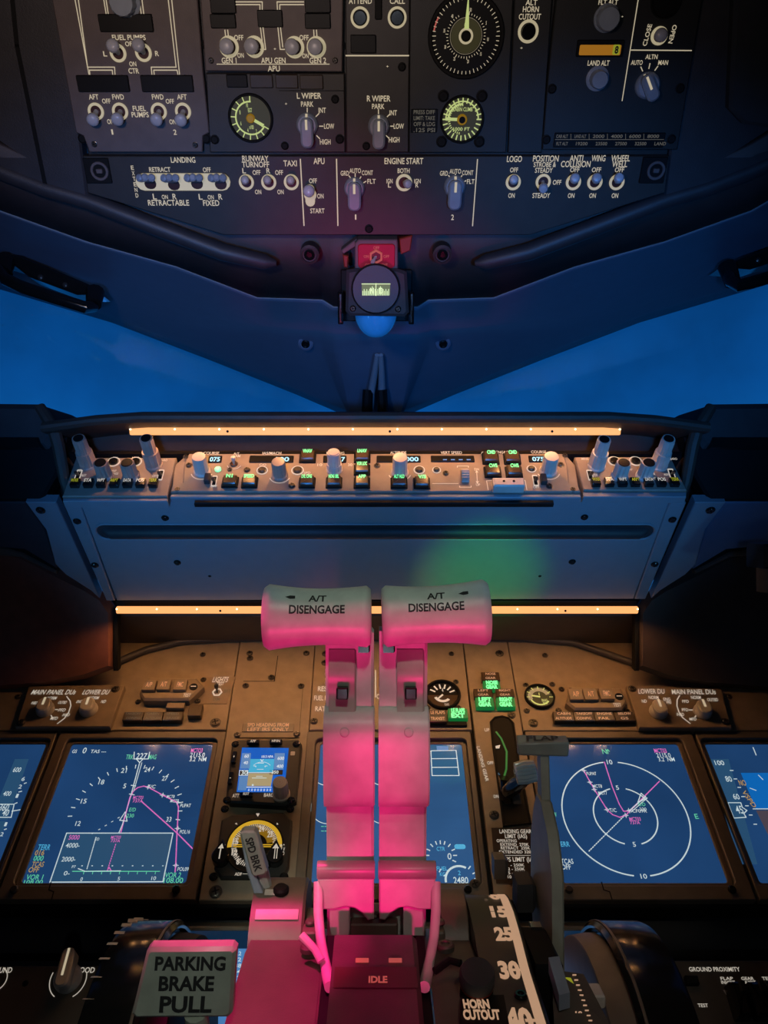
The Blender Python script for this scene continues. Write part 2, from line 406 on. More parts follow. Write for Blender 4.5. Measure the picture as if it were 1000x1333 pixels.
    def round_knob(s, a, b, ta, tb, r, hgt, m='knob_pale', name='knob', flute=(12, .10), skirt=1.12, capm=None, ring=None, two=None):
        """Fluted knob whose crown stands at the photograph point (ta, tb) when hgt above the panel."""
        x, y = s.q(a, b); B = Vector((x, y, 0)); mb = MB(); d = Vector((0, 0, 1)); H = hgt
        if two:
            r2, sp = two
            mb.lathe([(r * 1.05, 0), (r * 1.05, .002), (r, .003, 1), (r, H * sp * .92, 1), (r * .92, H * sp)], m, B, d, 36, flute)
            mb.lathe([(r2, H * sp * .98, 1), (r2, H * .94, 1), (r2 * .9, H)], m, B, d, 36, flute)
            mb.lathe([(r2 * .72, H), (r2 * .70, H + .0008)], capm or m, B, d, 20)
        else:
            mb.lathe([(r * skirt, 0), (r * skirt, .002), (r, .0035, 1), (r * .97, H * .9, 1), (r * .86, H)], m, B, d, 36, flute)
            if capm: mb.lathe([(r * .74, H), (r * .70, H + .0008)], capm, B, d, 20)
        o = s.part(name, mb)
        if ring: k = MB(); k.arc((x, y), r * 1.45, 200, 340, r * .12, ring, .0008); s.part('ring_mark', k, o)
        return o
    def annun(s, a0, b0, a1, b1, m='ann_black', t=None, tm='legend_dim', h=.003, name='annunciator', th=None):
        mb = MB(); mb.prism(s.box(a0, b0, a1, b1), 0, h, m, .0006); o = s.part(name, mb)
        if t:
            k = MB(); rows = t.split('|'); H = (b1 - b0) / len(rows)
            for i, w_ in enumerate(rows): s.T(w_, (a0 + a1) / 2, b0 + H * (i + .5), th or H * .5, (a1 - a0) * .8 * min(1, len(w_) / 9 + .25), tm, h + .0004, mb=k)
            s.part('legend', k, o)
        return o

# ------------------------------------------------------------------ the setting: shell, liner, windows, trim
def boxw(name, x0, y0, z0, x1, y1, z1, m):
    b = MB(); b.prism([(x0, y0), (x1, y0), (x1, y1), (x0, y1)], z0, z1, m); return struct(b.build(name))
boxw('floor', -1.1, -1.5, -.05, 1.1, 1.9, 0, 'deck')
boxw('wall_left', -1.1, -1.5, 0, -1.05, 1.9, 1.95, 'trim_dark')
boxw('wall_right', 1.05, -1.5, 0, 1.1, 1.9, 1.95, 'trim_dark')
boxw('wall_back', -1.05, -1.5, 0, 1.05, -1.45, 1.95, 'trim_dark')
boxw('wall_front', -1.05, 1.45, 0, 1.05, 1.5, 1.38, 'trim_dark')
boxw('ceiling', -1.1, -1.5, 1.95, 1.1, .75, 2.0, 'trim_dark')

def mirror_row(r): return r + [(2 * CX - x, y, D) for x, y, D in r[-2::-1]]
def smooth_row(r, k=4):
    out = []
    for (a, b) in zip(r, r[1:]):
        for i in range(k): t = i / k; out.append(tuple(a[j] + (b[j] - a[j]) * t for j in range(3)))
    return out + [r[-1]]
rows = [
    [(-220, 60, .66), (0, 190, .735), (112, 240, .77), (240, 280, .785), (345, 300, .795), (410, 300, .80), (436, 300, .80), (489, 300, .80)],
    [(-220, 150, .74), (0, 275, .80), (112, 315, .83), (230, 348, .85), (335, 388, .88), (420, 391, .885), (434, 400, .885), (489, 402, .885)],
    [(-220, 153, .755), (0, 278, .815), (112, 318, .845), (230, 352, .865), (335, 392, .895), (418, 395, .90), (432, 405, .90), (489, 408, .90)],
    [(-220, 240, .87), (0, 330, .95), (120, 372, .97), (240, 410, .99), (345, 432, 1.01), (415, 452, 1.03), (440, 462, 1.04), (489, 464, 1.05)],
    [(-220, 300, .98), (0, 366, 1.05), (130, 405, 1.08), (260, 455, 1.12), (380, 503, 1.16), (452, 534, 1.18), (462, 570, 1.19), (489, 572, 1.20)]]
G = [[W((x - CX) / F * D, D, (CY - y) / F * D) for x, y, D in mirror_row(smooth_row(r))] for r in rows]
G.append([p + AX * .05 - UP * .004 for p in G[-1]])
n = len(G[0])
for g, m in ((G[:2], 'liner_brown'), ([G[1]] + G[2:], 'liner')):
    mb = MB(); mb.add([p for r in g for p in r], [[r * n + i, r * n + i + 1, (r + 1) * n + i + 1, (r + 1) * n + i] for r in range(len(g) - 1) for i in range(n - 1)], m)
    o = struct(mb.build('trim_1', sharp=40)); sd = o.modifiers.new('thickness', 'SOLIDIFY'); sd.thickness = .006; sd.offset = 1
mb = MB(); mb.tube([p + UP * .0005 for p in G[1]], .0012, 'blue_panel', 6); struct(mb.build('trim_1'))
for sgn, nm in ((1, 'window_1'), (-1, 'window_2')):
    mb = MB(); pts = []
    for x, y, D in smooth_row(rows[4][:6]):
        pts.append((x, y - 12, D + .035))
    pts += [(452, 575, 1.215), (-220, 640, 1.02)]
    V = [W(sgn * (x - CX) / F * D, D, (CY - y) / F * D) for x, y, D in pts]
    mb.add(V + [p + AX * .008 for p in V], [list(range(len(V))), list(range(2 * len(V) - 1, len(V) - 1, -1))] + [[i, (i + 1) % len(V), len(V) + (i + 1) % len(V), len(V) + i] for i in range(len(V))], 'window_glass')
    struct(mb.build(nm))
    # bright sealing bead round the opening
    mb = MB(); mb.tube([W(sgn * (x - CX) / F * D, D, (CY - y) / F * D) for x, y, D in [(q[0], q[1] + 1.0, q[2] + .046) for q in smooth_row(rows[4][:6])]], .0011, 'liner', 6)
    mb.tube([W(sgn * (x - CX) / F * 1.2, 1.2, (CY - y) / F * 1.2) for x, y in ((452, 531), (452, 565))], .0011, 'liner', 6)
    struct(mb.build('trim_2'))
# side liner and padded edge round the overhead panel
mb = MB(); mb.prism([OH.l(x, y)[:2] for x, y in ((-260, -160), (60, -160), (113, 262), (60, 247), (-260, 130))], -.02, -.004, 'trim_dark', .002)
struct(mb.build('trim_3', fr=OH))
mb = MB(); mb.prism([OH.l(x, y)[:2] for x, y in ((1240, -160), (918, -160), (866, 262), (918, 247), (1240, 130))], -.02, -.004, 'trim_dark', .002)
struct(mb.build('trim_3', fr=OH))
for sgn in (1, -1):
    e = [(-240, 120), (-60, 196), (0, 224), (60, 247), (112, 262), (200, 296), (290, 330), (345, 343), (360, 345)]
    b2 = MB(); b2.tube([OH.l(CX + sgn * (x - CX), y - 2, -.010) for x, y in e], [.009] * 7 + [.008, .003], 'trim_dark', 12)
    struct(b2.build('trim_4', fr=OH))
mb = MB(); mb.prism([OH.l(x, y)[:2] for x, y in ((62, -60), (112, 203), (113, 252), (291, 307), (691, 307), (868, 252), (872, 203), (916, -60))], -.035, -.006, 'panel_black', .001)
struct(mb.build('trim_5', fr=OH))
# seam cover pieces in the side liner
mb = MB(); mb.line([OH.l(x, y)[:2] for x, y in ((10, -40), (20, 60), (58, 246))], .004, 'black', -.0035); struct(mb.build('trim_6', fr=OH))
mb = MB(); mb.prism([OH.l(x, y)[:2] for x, y in ((955, -60), (1100, -60), (1100, 150), (1010, 166), (965, 160), (946, 140))], -.004, .008, 'black_soft', .003)
tag(mb.build('ceiling_handle_recess', fr=OH), 'black rounded pocket in the right ceiling liner beside the overhead panel', 'recess')
for i, (x, y, D, w) in enumerate(((145, 357, .94, 'upper bolt in the left windscreen liner, near the grab handle'), (398, 447, 1.018, 'lower bolt in the windscreen liner just left of the centre post'), (577, 447, 1.018, 'lower bolt in the windscreen liner just right of the centre post'), (833, 357, .94, 'upper bolt in the right windscreen liner, near the right grab handle'), (403, 331, .80, 'dim bolt left of the compass light box under the overhead panel'), (576, 331, .80, 'dim bolt right of the compass light box under the overhead panel'))):
    fr = Fr(W((x - CX) / F * D, D, (CY - y) / F * D), dv(-.6, .8))
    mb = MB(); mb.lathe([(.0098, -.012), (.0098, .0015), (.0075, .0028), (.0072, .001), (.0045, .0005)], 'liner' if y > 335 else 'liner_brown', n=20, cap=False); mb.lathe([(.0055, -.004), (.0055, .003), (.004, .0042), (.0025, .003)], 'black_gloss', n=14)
    tag(mb.build('liner_bolt', fr=fr), w, 'bolt', 'bolts in the windscreen liner')

# ------------------------------------------------------------------ overhead panel units
c1, c2, c3, c4 = cr(.3, 0, 0), cr(.3, 260, 0), cr(.26, 500, 0), cr(.3, 700, 0)
def plate(u, pts, m, z0=-.012, z1=0, ch=.0008, name='face_plate', raw=False):
    mb = MB(); mb.prism([tuple(u.fr.l(*p)[:2]) for p in pts] if raw else u.poly(pts), z0, z1, m, ch); return u.part(name, mb)

u = Unit('fuel_pump_panel', 'light grey overhead panel lettered FUEL PUMPS with six bat switches at upper left', 'control panel', OH, 165, 100, .004, 'overhead panel units', c1)
plate(u, [(222, -20), (856, -20), (880, 300), (908, 575), (880, 590), (878, 660), (388, 660), (362, 590), (330, 575)], 'panel_light', -.012)
for p in ([(325, -10), (387, 322)], [(340, -10), (381, 291), (498, 291), (500, 322)], [(391, 322), (389, 304), (488, 304), (490, 322)], [(745, -10), (780, 322)], [(730, -10), (765, 291), (657, 291), (660, 322)], [(773, 322), (769, 304), (668, 304), (670, 322)], [(450, -10), (462, 62)], [(460, -10), (471, 62)], [(605, -10), (614, 62)], [(616, -10), (625, 62)]): u.L(p, 4)
for a in ((432, 60, 665, 138), (338, 325, 562, 398), (615, 325, 840, 398)): u.annun(*a)
for t in (('FUEL PUMPS', 560, 162, 22, 145), ('OFF', 564, 190, 20, 40), ('L', 457, 233, 22, 16), ('R', 682, 232, 22, 16), ('ON', 577, 277, 20, 30), ('CTR', 581, 307, 22, 45), ('AFT', 407, 420, 22, 42), ('OFF', 462, 438, 20, 36), ('FWD', 513, 420, 22, 50), ('FWD', 685, 420, 22, 50), ('OFF', 738, 439, 20, 36), ('AFT', 790, 420, 22, 42), ('FUEL', 605, 470, 22, 56), ('PUMPS', 609, 497, 22, 74), ('ON', 480, 527, 20, 28), ('ON', 750, 528, 20, 28), ('1', 488, 572, 22, 7), ('2', 760, 573, 22, 14)): u.T(t[0], t[1], t[2], t[3], t[4])
for t in ((513, 230, 485, 193), (623, 228, 597, 190), (417, 483, 400, 525), (522, 483, 507, 523), (690, 483, 677, 525), (795, 483, 783, 527)): u.toggle(*t)
u.round_knob(543, 8, 543, 8, .011, .014, 'knob_blue', 'crossfeed_knob', skirt=1.2)
for a, b in ((410, 625), (848, 628)): u.screw(a, b, .0022)
for a, b in ((262, 98), (845, 142), (355, 603), (893, 603)): u.screw(a, b, .0036, -.003, 'black')
u.done()

u = Unit('generator_panel', 'light grey overhead panel lettered GEN 1, APU GEN and GEN 2', 'control panel', OH, 355, 45, .005, 'overhead panel units', c2)
plate(u, [(2, -30), (622, -30), (618, 312), (25, 308)], 'panel_light', -.012)
for a in ((48, -10, 158, 58), (48, 60, 158, 122), (252, 42, 360, 118), (457, -10, 568, 55), (457, 57, 568, 124)): u.annun(*a)
for p in ([(155, 8), (272, 8), (272, 42)], [(155, 20), (262, 20), (262, 42)], [(338, 42), (336, 8), (452, 8)], [(348, 42), (348, 20), (452, 20)], [(275, 118), (287, 214), (264, 214)], [(264, 118), (275, 204)], [(340, 118), (350, 214), (374, 214)], [(351, 118), (361, 204)], [(110, 130), (114, 166)], [(122, 130), (126, 166)], [(495, 130), (497, 166)], [(507, 130), (510, 166)]): u.L(p, 4)
for t in ((128, 203, 115, 201), (238, 203, 222, 201), (412, 205, 398, 203), (507, 205, 500, 203)): u.toggle(*t, tip=.0064, ring=.0085)
for t in (('OFF', 170, 163, 22, 40), ('ON', 178, 240, 20, 27), ('OFF', 453, 163, 22, 40), ('ON', 459, 242, 20, 27), ('GEN 1', 128, 262, 24, 64), ('APU GEN', 320, 262, 24, 106), ('GEN 2', 513, 262, 24, 72), ('APU', 322, 297, 24, 52), ('+', 327, 212, 12, 10)): u.T(t[0], t[1], t[2], t[3], t[4])
u.L([(75, 278), (563, 278)], 3)
for a, b in ((50, 262), (588, 262)): u.screw(a, b, .002)
for a, b in ((28, 195), (605, 195)): u.screw(a, b, .0036, -.003, 'black')
u.done()

u = Unit('left_wiper_panel', 'dark overhead panel with green exhaust temperature gauge and L WIPER knob', 'control panel', OH, 358, 147, 0, 'overhead panel units', c2)
plate(u, [(27, 318), (628, 318), (632, 662), (45, 662)], 'panel_dark')
for a, m in (((118, 322, 208, 378), 'ann_black'), ((220, 322, 318, 380), 'ann_brown'), ((330, 322, 427, 382), 'ann_brown'), ((435, 324, 536, 386), 'ann_brown')): u.annun(*a, m=m)
u.L([(345, 393), (625, 393)], 3, 'black')
def gauge(u, a, b, rx, build, name, glow='gauge_glow', h=.003):
    x, y = u.q(a, b); r = u.len(a - rx, a + rx, b) / 2
    mb = MB(); mb.frame(ngon(r * 1.06, 40, x, y), ngon(r * .94, 40, x, y), -.001, h, 'black', .0008); mb.flat(ngon(r * .96, 40, x, y), .0006, glow)
    g = u.part(name, mb); k = MB(); build(k, (x, y), r); u.part('dial_marks', k, g); return g
def egt(k, c, r):
    k.arc(c, r * .70, 85, 330, r * .07, 'gauge_green', .001); k.ticks(c, r * .70, r * .95, [88, 110, 132, 154, 176, 198, 220, 242, 264, 286, 308, 330], r * .05, 'gauge_green', .001)
    k.line([(c[0], c[1]), (c[0] + r * .55, c[1] - r * .30)], r * .14, 'gauge_green', .0014)
    for t, dx, dy in (('10', -.12, .55), ('8', -.48, .25), ('6', -.48, -.22), ('4', -.18, -.52), ('2', .22, -.56), ('0', .5, -.3), ('EGT', 0, .34), ('x100', 0, -.38)): k.txt(t, (c[0] + dx * r, c[1] + dy * r), r * .17, 'gauge_green', None, .0012)
    k.lathe([(r * .2, .001), (r * .2, .003), (r * .15, .004)], 'amber_glow', (*c, 0), n=20)
gauge(u, 222, 512, 92, egt, 'exhaust_temperature_gauge')
def wiper(u, a, b):
    u.pointer_knob(a, b - 12, .0100, .025, .0115, hgt=.013, off=.22)
for t in (('L WIPER', 475, 415, 25, 106), ('PARK', 467, 451, 22, 54), ('INT', 532, 478, 22, 32), ('LOW', 562, 547, 22, 44), ('HIGH', 545, 615, 22, 46), ('+', 375, 450, 12, 10)): u.T(t[0], t[1], t[2], t[3], t[4])
for p in ([(467, 468), (467, 486)], [(505, 505), (518, 492)], [(520, 547), (536, 547)], [(508, 588), (521, 601)]): u.L(p, 4)
wiper(u, 467, 552)
for a, b in ((588, 430), (370, 632)): u.screw(a, b, .003, m='black')
for a, b in ((30, 603), (66, 605), (608, 603)): u.screw(a, b, .0034, m='black')
u.done()

u = Unit('right_wiper_panel', 'dark overhead panel with ATTEND and CALL buttons above the R WIPER knob', 'control panel', OH, 491, 100, 0, 'overhead panel units', c2)
plate(u, [(632, -40), (912, -40), (906, 662), (637, 662)], 'panel_dark')
u.L([(635, 241), (907, 241)], 5)
for t in (('ATTEND', 697, 4, 24, 100), ('CALL', 858, 4, 24, 66), ('R WIPER', 777, 427, 25, 102), ('PARK', 775, 461, 22, 54), ('INT', 840, 489, 22, 32), ('LOW', 864, 547, 22, 44), ('HIGH', 844, 606, 22, 46), ('+', 815, 288, 12, 10)): u.T(t[0], t[1], t[2], t[3], t[4])
for a in (696, 857):
    x, y = u.q(a, 76); mb = MB(); mb.frame(ngon(.0082, 28, x, y), ngon(.0062, 28, x, y), 0, .001, 'ring_cream', .0003); mb.lathe([(.0058, 0), (.0058, .004), (.005, .005)], 'black_gloss', (x, y, 0), n=24); u.part('push_button', mb)
mb = MB(); mb.prism(u.box(760, -30, 790, 85), 0, .003, 'black', .0006); u.part('call_light', mb)
u.annun(655, 150, 765, 230)
for p in ([(776, 475), (776, 494)], [(814, 506), (826, 494)], [(828, 547), (842, 547)], [(810, 588), (822, 600)]): u.L(p, 4)
wiper(u, 777, 558)
for a, b in ((878, 290), (723, 633)): u.screw(a, b, .003, m='black')
u.done()

u = Unit('cabin_altitude_panel', 'dark overhead panel with the large cabin altitude dial above a small green gauge', 'control panel', OH, 600, 100, 0, 'overhead panel units', c3)
plate(u, [(130, -40), (648, -40), (612, 765), (125, 765)], 'panel_black')
def cab(k, c, r):
    def P(a, f): t = math.radians(a); return (c[0] + r * f * math.cos(t), c[1] + r * f * math.sin(t))
    A = lambda i: 90 - 18 - 36 * i
    for i in range(50): k.ticks(c, r * (.86 if i % 5 else .84), r * (.93 if i % 5 else .97), [A(0) - 7.2 * i], r * .016, 'legend', .001)
    for i in range(10): k.txt(str((i + 1) if i < 9 else 10), P(A(i) + 0, .99 if i != 9 else .97), r * .085, 'legend', None, .0012)
    for i in range(40): k.ticks(c, r * .50, r * (.54 if i % 4 else .57), [84 - 8.4 * i], r * .014, 'legend', .001)
    for i, t in enumerate(('5', '10', '15', '20', '25', '30', '35', '40', '50')): k.txt(t, P(30 - i * 37 + (0 if i < 8 else -12), .62), r * .085, 'legend', None, .0012)
    k.arc(c, r * .44, 0, 360, r * .012, 'ring_dim', .001); k.flat(ngon(r * .42, 40, *c), .0009, 'gauge_glow')
    k.arc(c, r * .17, 0, 360, r * .06, 'ring_cream', .0012); k.arc(c, r * .9, 150, 172, r * .04, 'legend_red', .001)
    k.add([(c[0] - r * .06, c[1] + r * .17, .0016), (c[0] + r * .07, c[1] + r * .17, .0016), (c[0] + r * .02, c[1] + r * .86, .0016), (c[0], c[1] + r * .9, .0016), (c[0] - r * .01, c[1] + r * .86, .0016)], [[0, 1, 2, 3, 4]], 'gauge_green')
    for t, y in (('DIFF', .33), ('CABIN', .27)): k.txt(t, (c[0], c[1] + y * r), r * .07, 'gauge_green', None, .0013)
    k.lathe([(r * .13, .001), (r * .13, .004), (r * .1, .005)], 'black', (*c, 0), n=20)
gauge(u, 410, 180, 180, cab, 'cabin_altitude_gauge', 'ann_black')
def climb(k, c, r):
    k.arc(c, r * .78, 0, 180, r * .06, 'gauge_green', .001); k.ticks(c, r * .72, r * .95, list(range(0, 360, 15)), r * .06, 'gauge_green', .001)
    k.ticks(c, r * .58, r * .66, list(range(90, 270, 9)), r * .04, 'gauge_green', .001); k.arc(c, r * .66, 90, 180, r * .09, 'gauge_green', .001)
    k.line([(c[0] - r * .2, c[1]), (c[0] - r * .75, c[1] + .02 * r)], r * .14, 'gauge_green', .0014)
    k.txt('CABIN CLIMB', (c[0], c[1] + r * .44), r * .17, 'gauge_green', r * .95, .0012); k.txt('1000 FT', (c[0], c[1] - r * .42), r * .15, 'gauge_green', r * .8, .0012)
    k.lathe([(r * .24, .001), (r * .24, .003), (r * .18, .004)], 'amber_glow', (*c, 0), n=20); k.lathe([(r * .16, .003), (r * .15, .0045)], 'black', (*c, 0), n=20)
gauge(u, 390, 597, 104, climb, 'cabin_climb_gauge')
for a, b in ((297, 480), (490, 480), (288, 708), (477, 708)): u.screw(a, b, .0042, m='black')
u.annun(135, 545, 268, 665, 'ann_black', 'PRESS DIFF|LIMIT: TAKE|OFF & LDG|.125 PSI', 'legend_dim', .0008, 'placard', 20)
for t in (('9', 0, 0, 1, None),): pass
u.T('+', 493, 470, 12, 10)
u.done()

u = Unit('horn_cutout_panel', 'narrow dark overhead panel lettered ALT HORN CUTOUT with one black button', 'control panel', OH, 685, 100, -.0005, 'overhead panel units', c3)
plate(u, [(655, -40), (845, -40), (790, 765), (620, 765)], 'panel_black')
for t in (('ALT', 738, 12, 28, 58), ('HORN', 735, 46, 28, 80), ('CUTOUT', 730, 83, 28, 110), ('+', 688, 240, 14, 12)): u.T(t[0], t[1], t[2], t[3], t[4])
x, y = u.q(722, 157); mb = MB(); mb.frame(ngon(.009, 28, x, y), ngon(.0066, 28, x, y), 0, .001, 'ring_cream', .0003); mb.lathe([(.006, 0), (.006, .004), (.005, .005)], 'black_gloss', (x, y, 0), n=24); u.part('push_button', mb)
u.done()

u = Unit('pressurization_panel', 'dark overhead panel with FLT ALT and LAND ALT knobs and an amber digit window', 'control panel', OH, 800, 95, .002, 'overhead panel units', c4)
plate(u, [(85, -40), (722, -40), (607, 650), (20, 650), (45, 330)], 'panel_black')
for t in (('FLT ALT', 306, 9, 22, 84), ('LAND ALT', 264, 273, 22, 94), ('AUTO', 430, 271, 20, 50), ('ALTN', 494, 246, 20, 52), ('MAN', 544, 271, 20, 42), ('+', 367, 72, 10, 9)): u.T(t[0], t[1], t[2], t[3], t[4])
for p in ([(437, -10), (366, 437)], [(405, 217), (667, 219)], [(447, 290), (455, 308)], [(487, 275), (482, 297)], [(521, 287), (508, 305)]): u.L(p, 4)
u.T('CLOSE', 475, 152, 18, 95, rot=PI / 2 * .93); u.T('OPEN', 585, 148, 18, 80, rot=-PI / 2 * 1.06)
u.toggle(527, 155, 537, 152)
u.round_knob(298, 78, 297, 70, .0098, .012, 'knob_blue', 'altitude_knob', (20, .06)); u.round_knob(258, 340, 262, 334, .0078, .012, 'knob_blue', 'altitude_knob', (20, .06), 1.3)
u.pointer_knob(475, 370, .0110, .023, .0115, .55, .012, off=.05)
g = u.annun(168, 172, 370, 246, 'black'); x, y = 0, 0
mb = MB(); mb.flat(u.box(178, 193, 357, 238), .0034, 'amber_lcd'); mb.flat(u.box(322, 192, 352, 236, r=.001), .0037, 'olive_lit'); u.T('8', 338, 214, 30, 16, 'ink', .0042, mb=mb, bold=.04); u.part('digit_window', mb, g)
gauge(u, 556, 5, 62, lambda k, c, r: k.ticks(c, r * .3, r * .7, [70, 80], r * .06, 'gauge_green', .001), 'valve_gauge', 'ann_black')
b = u.annun(70, 575, 550, 640, 'ann_black', None, h=.0012, name='placard')
mb = MB(); u.L([(75, 604), (545, 604)], 2, 'legend_dim', .0016, mb)
for i, t in enumerate(('CAB ALT', 'LAND ALT', '2000', '4000', '6000', '8000')):
    u.T(t, 105 + i * 79, 590, 14, 50, 'legend_dim', .0016, mb=mb)
    if i: u.L([(64 + i * 79, 580), (64 + i * 79, 604)], 2, 'legend_dim', .0016, mb)
for i, t in enumerate(('FLT ALT', '19200', '23500', '27500', '32500', 'LAND')): u.T(t, 105 + i * 85, 622, 14, 50, 'legend_dim', .0016, mb=mb)
u.part('placard_text', mb, b)
for a, b in ((62, 385), (37, 605), (580, 603), (618, 383)): u.screw(a, b, .0034, m='black')
u.done()

u = Unit('exterior_light_panel', 'long bottom strip of the overhead panel with LANDING, ENGINE START and POSITION light switches', 'control panel', OH, 489, 250, .002, 'overhead panel units', c1)
plate(u, [(108, 203), (872, 203), (866, 251), (690, 306), (292, 306), (114, 251)], 'panel_dark', -.012, raw=True)
for t in (('LANDING', 795, 693, 24, 106), ('RETRACT', 694, 735, 20, 92), ('OFF', 898, 736, 20, 34), ('L', 672, 852, 24, 16), ('ON', 716, 854, 18, 26), ('R', 758, 852, 24, 17), ('RETRACTABLE', 732, 879, 24, 178), ('L', 871, 853, 24, 16), ('ON', 915, 855, 18, 26), ('R', 957, 853, 24, 17), ('FIXED', 917, 880, 24, 70)): u.T(t[0], t[1], t[2], t[3], t[4])
for i, ch in enumerate('EXTEND'): u.T(ch, 575 + i * 4, 727 + i * 24, 18, 12)
mb = MB(); mb.prism(u.box(590, 752, 1000, 826, r=.010), 0, .002, 'ring_cream', .0006)
sp = u.part('switch_surround', mb)
for a, b, ta in ((655, 795, 630), (757, 800, 735), (857, 795, 838), (960, 797, 941)):
    mb = MB(); mb.flat(rrect(u.len(a - 26, a + 26, b), u.len(a - 22, a + 22, b) * 1.0, .005, *u.q(a, b)), .0023, 'hole_red'); sl = u.part('switch_slot', mb, sp)
    k = MB()
    for d in (-28, 0, 28):
        x, y = u.q(a - 6, b - 14); T_ = u.q(ta + d, 771, .012)
        k.lathe([(.002, 0), (.0026, .006), (.0036, .010), (.0036, .0135), (.0022, .015)], 'knob_blue', (x, y, .001), Vector((*T_, .012)) - Vector((x, y, .001)), 12)
    k.tube([(*u.q(ta - 30, 771, .009), .009), (*u.q(ta + 30, 771, .009), .009)], .0022, 'black', 8)
    u.part('gang_lever', k, sl)
u.c = c2
for t in (('RUNWAY', 242, 687, 24, 114), ('TURNOFF', 243, 713, 24, 118), ('L', 193, 740, 22, 15), ('OFF', 247, 748, 20, 34), ('R', 298, 740, 22, 16), ('OFF', 345, 748, 20, 34), ('TAXI', 393, 708, 25, 58), ('ON', 254, 832, 19, 27), ('ON', 351, 832, 19, 27), ('APU', 518, 698, 26, 48), ('OFF', 492, 784, 20, 34), ('ON', 524, 850, 20, 27), ('START', 511, 914, 20, 62), ('GRD', 630, 751, 20, 36), ('AUTO', 675, 740, 20, 50), ('CONT', 728, 749, 20, 48), ('FLT', 746, 786, 20, 36), ('1', 677, 941, 22, 6), ('ENGINE START', 886, 698, 26, 168), ('BOTH', 885, 740, 20, 52), ('IGN', 824, 785, 19, 26), ('L', 824, 803, 19, 13), ('IGN', 945, 785, 19, 28), ('R', 943, 803, 19, 13)): u.T(t[0], t[1], t[2], t[3], t[4])
for p in ([(437, 690), (453, 978)], [(594, 690), (600, 978)]): u.L(p, 5)
for p in ([(648, 762), (658, 776)], [(675, 752), (675, 770)], [(700, 766), (692, 780)], [(712, 792), (722, 786)]): u.L(p, 4)
for t in ((203, 790, 196, 780), (300, 790, 293, 780), (398, 790, 394, 781)): u.toggle(*t, tip=.0042, tipm='knob_grey')
mb = MB(); mb.prism(u.box(458, 800, 500, 896, r=.006), 0, .0015, 'ring_cream', .0005); u.part('switch_surround', mb)
u.toggle(480, 845, 473, 827, ring=.006)
u.pointer_knob(672, 815, .0100, .026, .0125, hgt=.013, off=.22)
u.toggle(887, 792, 905, 799, tip=.0042, ring=.0078)
u.screw(735, 992, .0034, m='black')
u.c = c3
for t in (('GRD', 300, 867, 23, 40), ('AUTO', 357, 857, 23, 58), ('CONT', 419, 864, 23, 56), ('FLT', 434, 908, 23, 38), ('2', 343, 1087, 26, 14), ('LOGO', 653, 795, 30, 75), ('OFF', 651, 850, 23, 40), ('ON', 638, 978, 23, 32), ('POSITION', 810, 793, 30, 128), ('STROBE &', 805, 823, 24, 112), ('STEADY', 800, 852, 24, 88), ('STEADY', 787, 978, 24, 88), ('OFF', 866, 912, 23, 42)): u.T(t[0], t[1], t[2], t[3], t[4])
u.L([(468, 797), (443, 1130)], 5)
for p in ([(323, 878), (333, 890)], [(357, 870), (357, 888)], [(390, 878), (382, 892)], [(398, 910), (410, 904)]): u.L(p, 5)
u.pointer_knob(353, 932, .0103, .027, .0128, hgt=.013, off=.22)
u.toggle(647, 912, 651, 898, tip=.0045); u.toggle(797, 910, 798, 948, tip=.0045)
u.c = c4
for t in (('ANTI', 168, 686, 26, 58), ('COLLISION', 165, 711, 26, 128), ('OFF', 161, 736, 20, 40), ('ON', 145, 848, 20, 28), ('WING', 264, 686, 26, 60), ('OFF', 255, 736, 20, 40), ('ON', 238, 848, 20, 28), ('WHEEL', 360, 686, 26, 82), ('WELL', 356, 711, 26, 66), ('OFF', 355, 736, 20, 40), ('ON', 335, 848, 20, 28)): u.T(t[0], t[1], t[2], t[3], t[4])
for t in ((155, 790, 163, 772), (248, 790, 258, 771), (343, 790, 355, 770)): u.toggle(*t, tip=.0048)
for cc, a0, b0, a1, b1 in ((c1, 370, 685, 480, 795), (c4, 447, 680, 555, 795)):
    u.c = cc; mb = MB(); mb.prism(u.box(a0, b0, a1, b1), 0, .002, 'black', .0006); x, y = u.q((a0 + a1) / 2 + 10, (b0 + b1) / 2)
    mb.frame(ngon(.0085, 24, x, y), ngon(.006, 24, x, y), .002, .0035, 'panel_light', .0004); mb.prism(rrect(.006, .004, .001, x, y), .002, .004, 'panel_light', .0005); u.part('latch', mb)
u.done()

# ------------------------------------------------------------------ compass and its light box
cc = cr(180 / 923, 400, 290)
u = Unit('compass_light_box', 'small grey box with a red plate lettered COMPASS LIGHT under the overhead panel', 'switch box', OH, 490, 330, .004, None, cc)
mb = MB(); mb.prism(u.poly([(345, 105), (600, 105), (605, 135), (605, 305), (318, 305), (318, 130)]), -.02, .004, 'panel_light', .001); u.part('housing', mb)
mb = MB(); mb.prism(u.poly([(225, 190), (330, 110), (330, 160), (240, 215)]), -.015, -.002, 'panel_light', .001); u.part('side_bracket', mb)
for p in ([(235, 225), (275, 235), (270, 315), (245, 310)], [(615, 120), (705, 95), (690, 200), (625, 225)]):
    mb = MB(); mb.prism(u.poly(p), -.018, -.006, 'orange_red', .001); u.part('red_cable', mb)
mb = MB(); mb.prism(rrect(u.len(340, 585, 210), u.hei(132, 290, 460), .003, *u.q(462, 211)), .004, .006, 'red_plate', .0006); u.part('switch_plate', mb)
x, y = u.q(460, 212); mb = MB(); mb.frame(ngon(.0072, 6, x, y, PI / 6), ngon(.005, 6, x, y, PI / 6), .006, .0085, 'legend_red', .0006); mb.flat(ngon(.0052, 16, x, y), .0064, 'hole_red'); t_ = u.part('toggle_switch', mb)
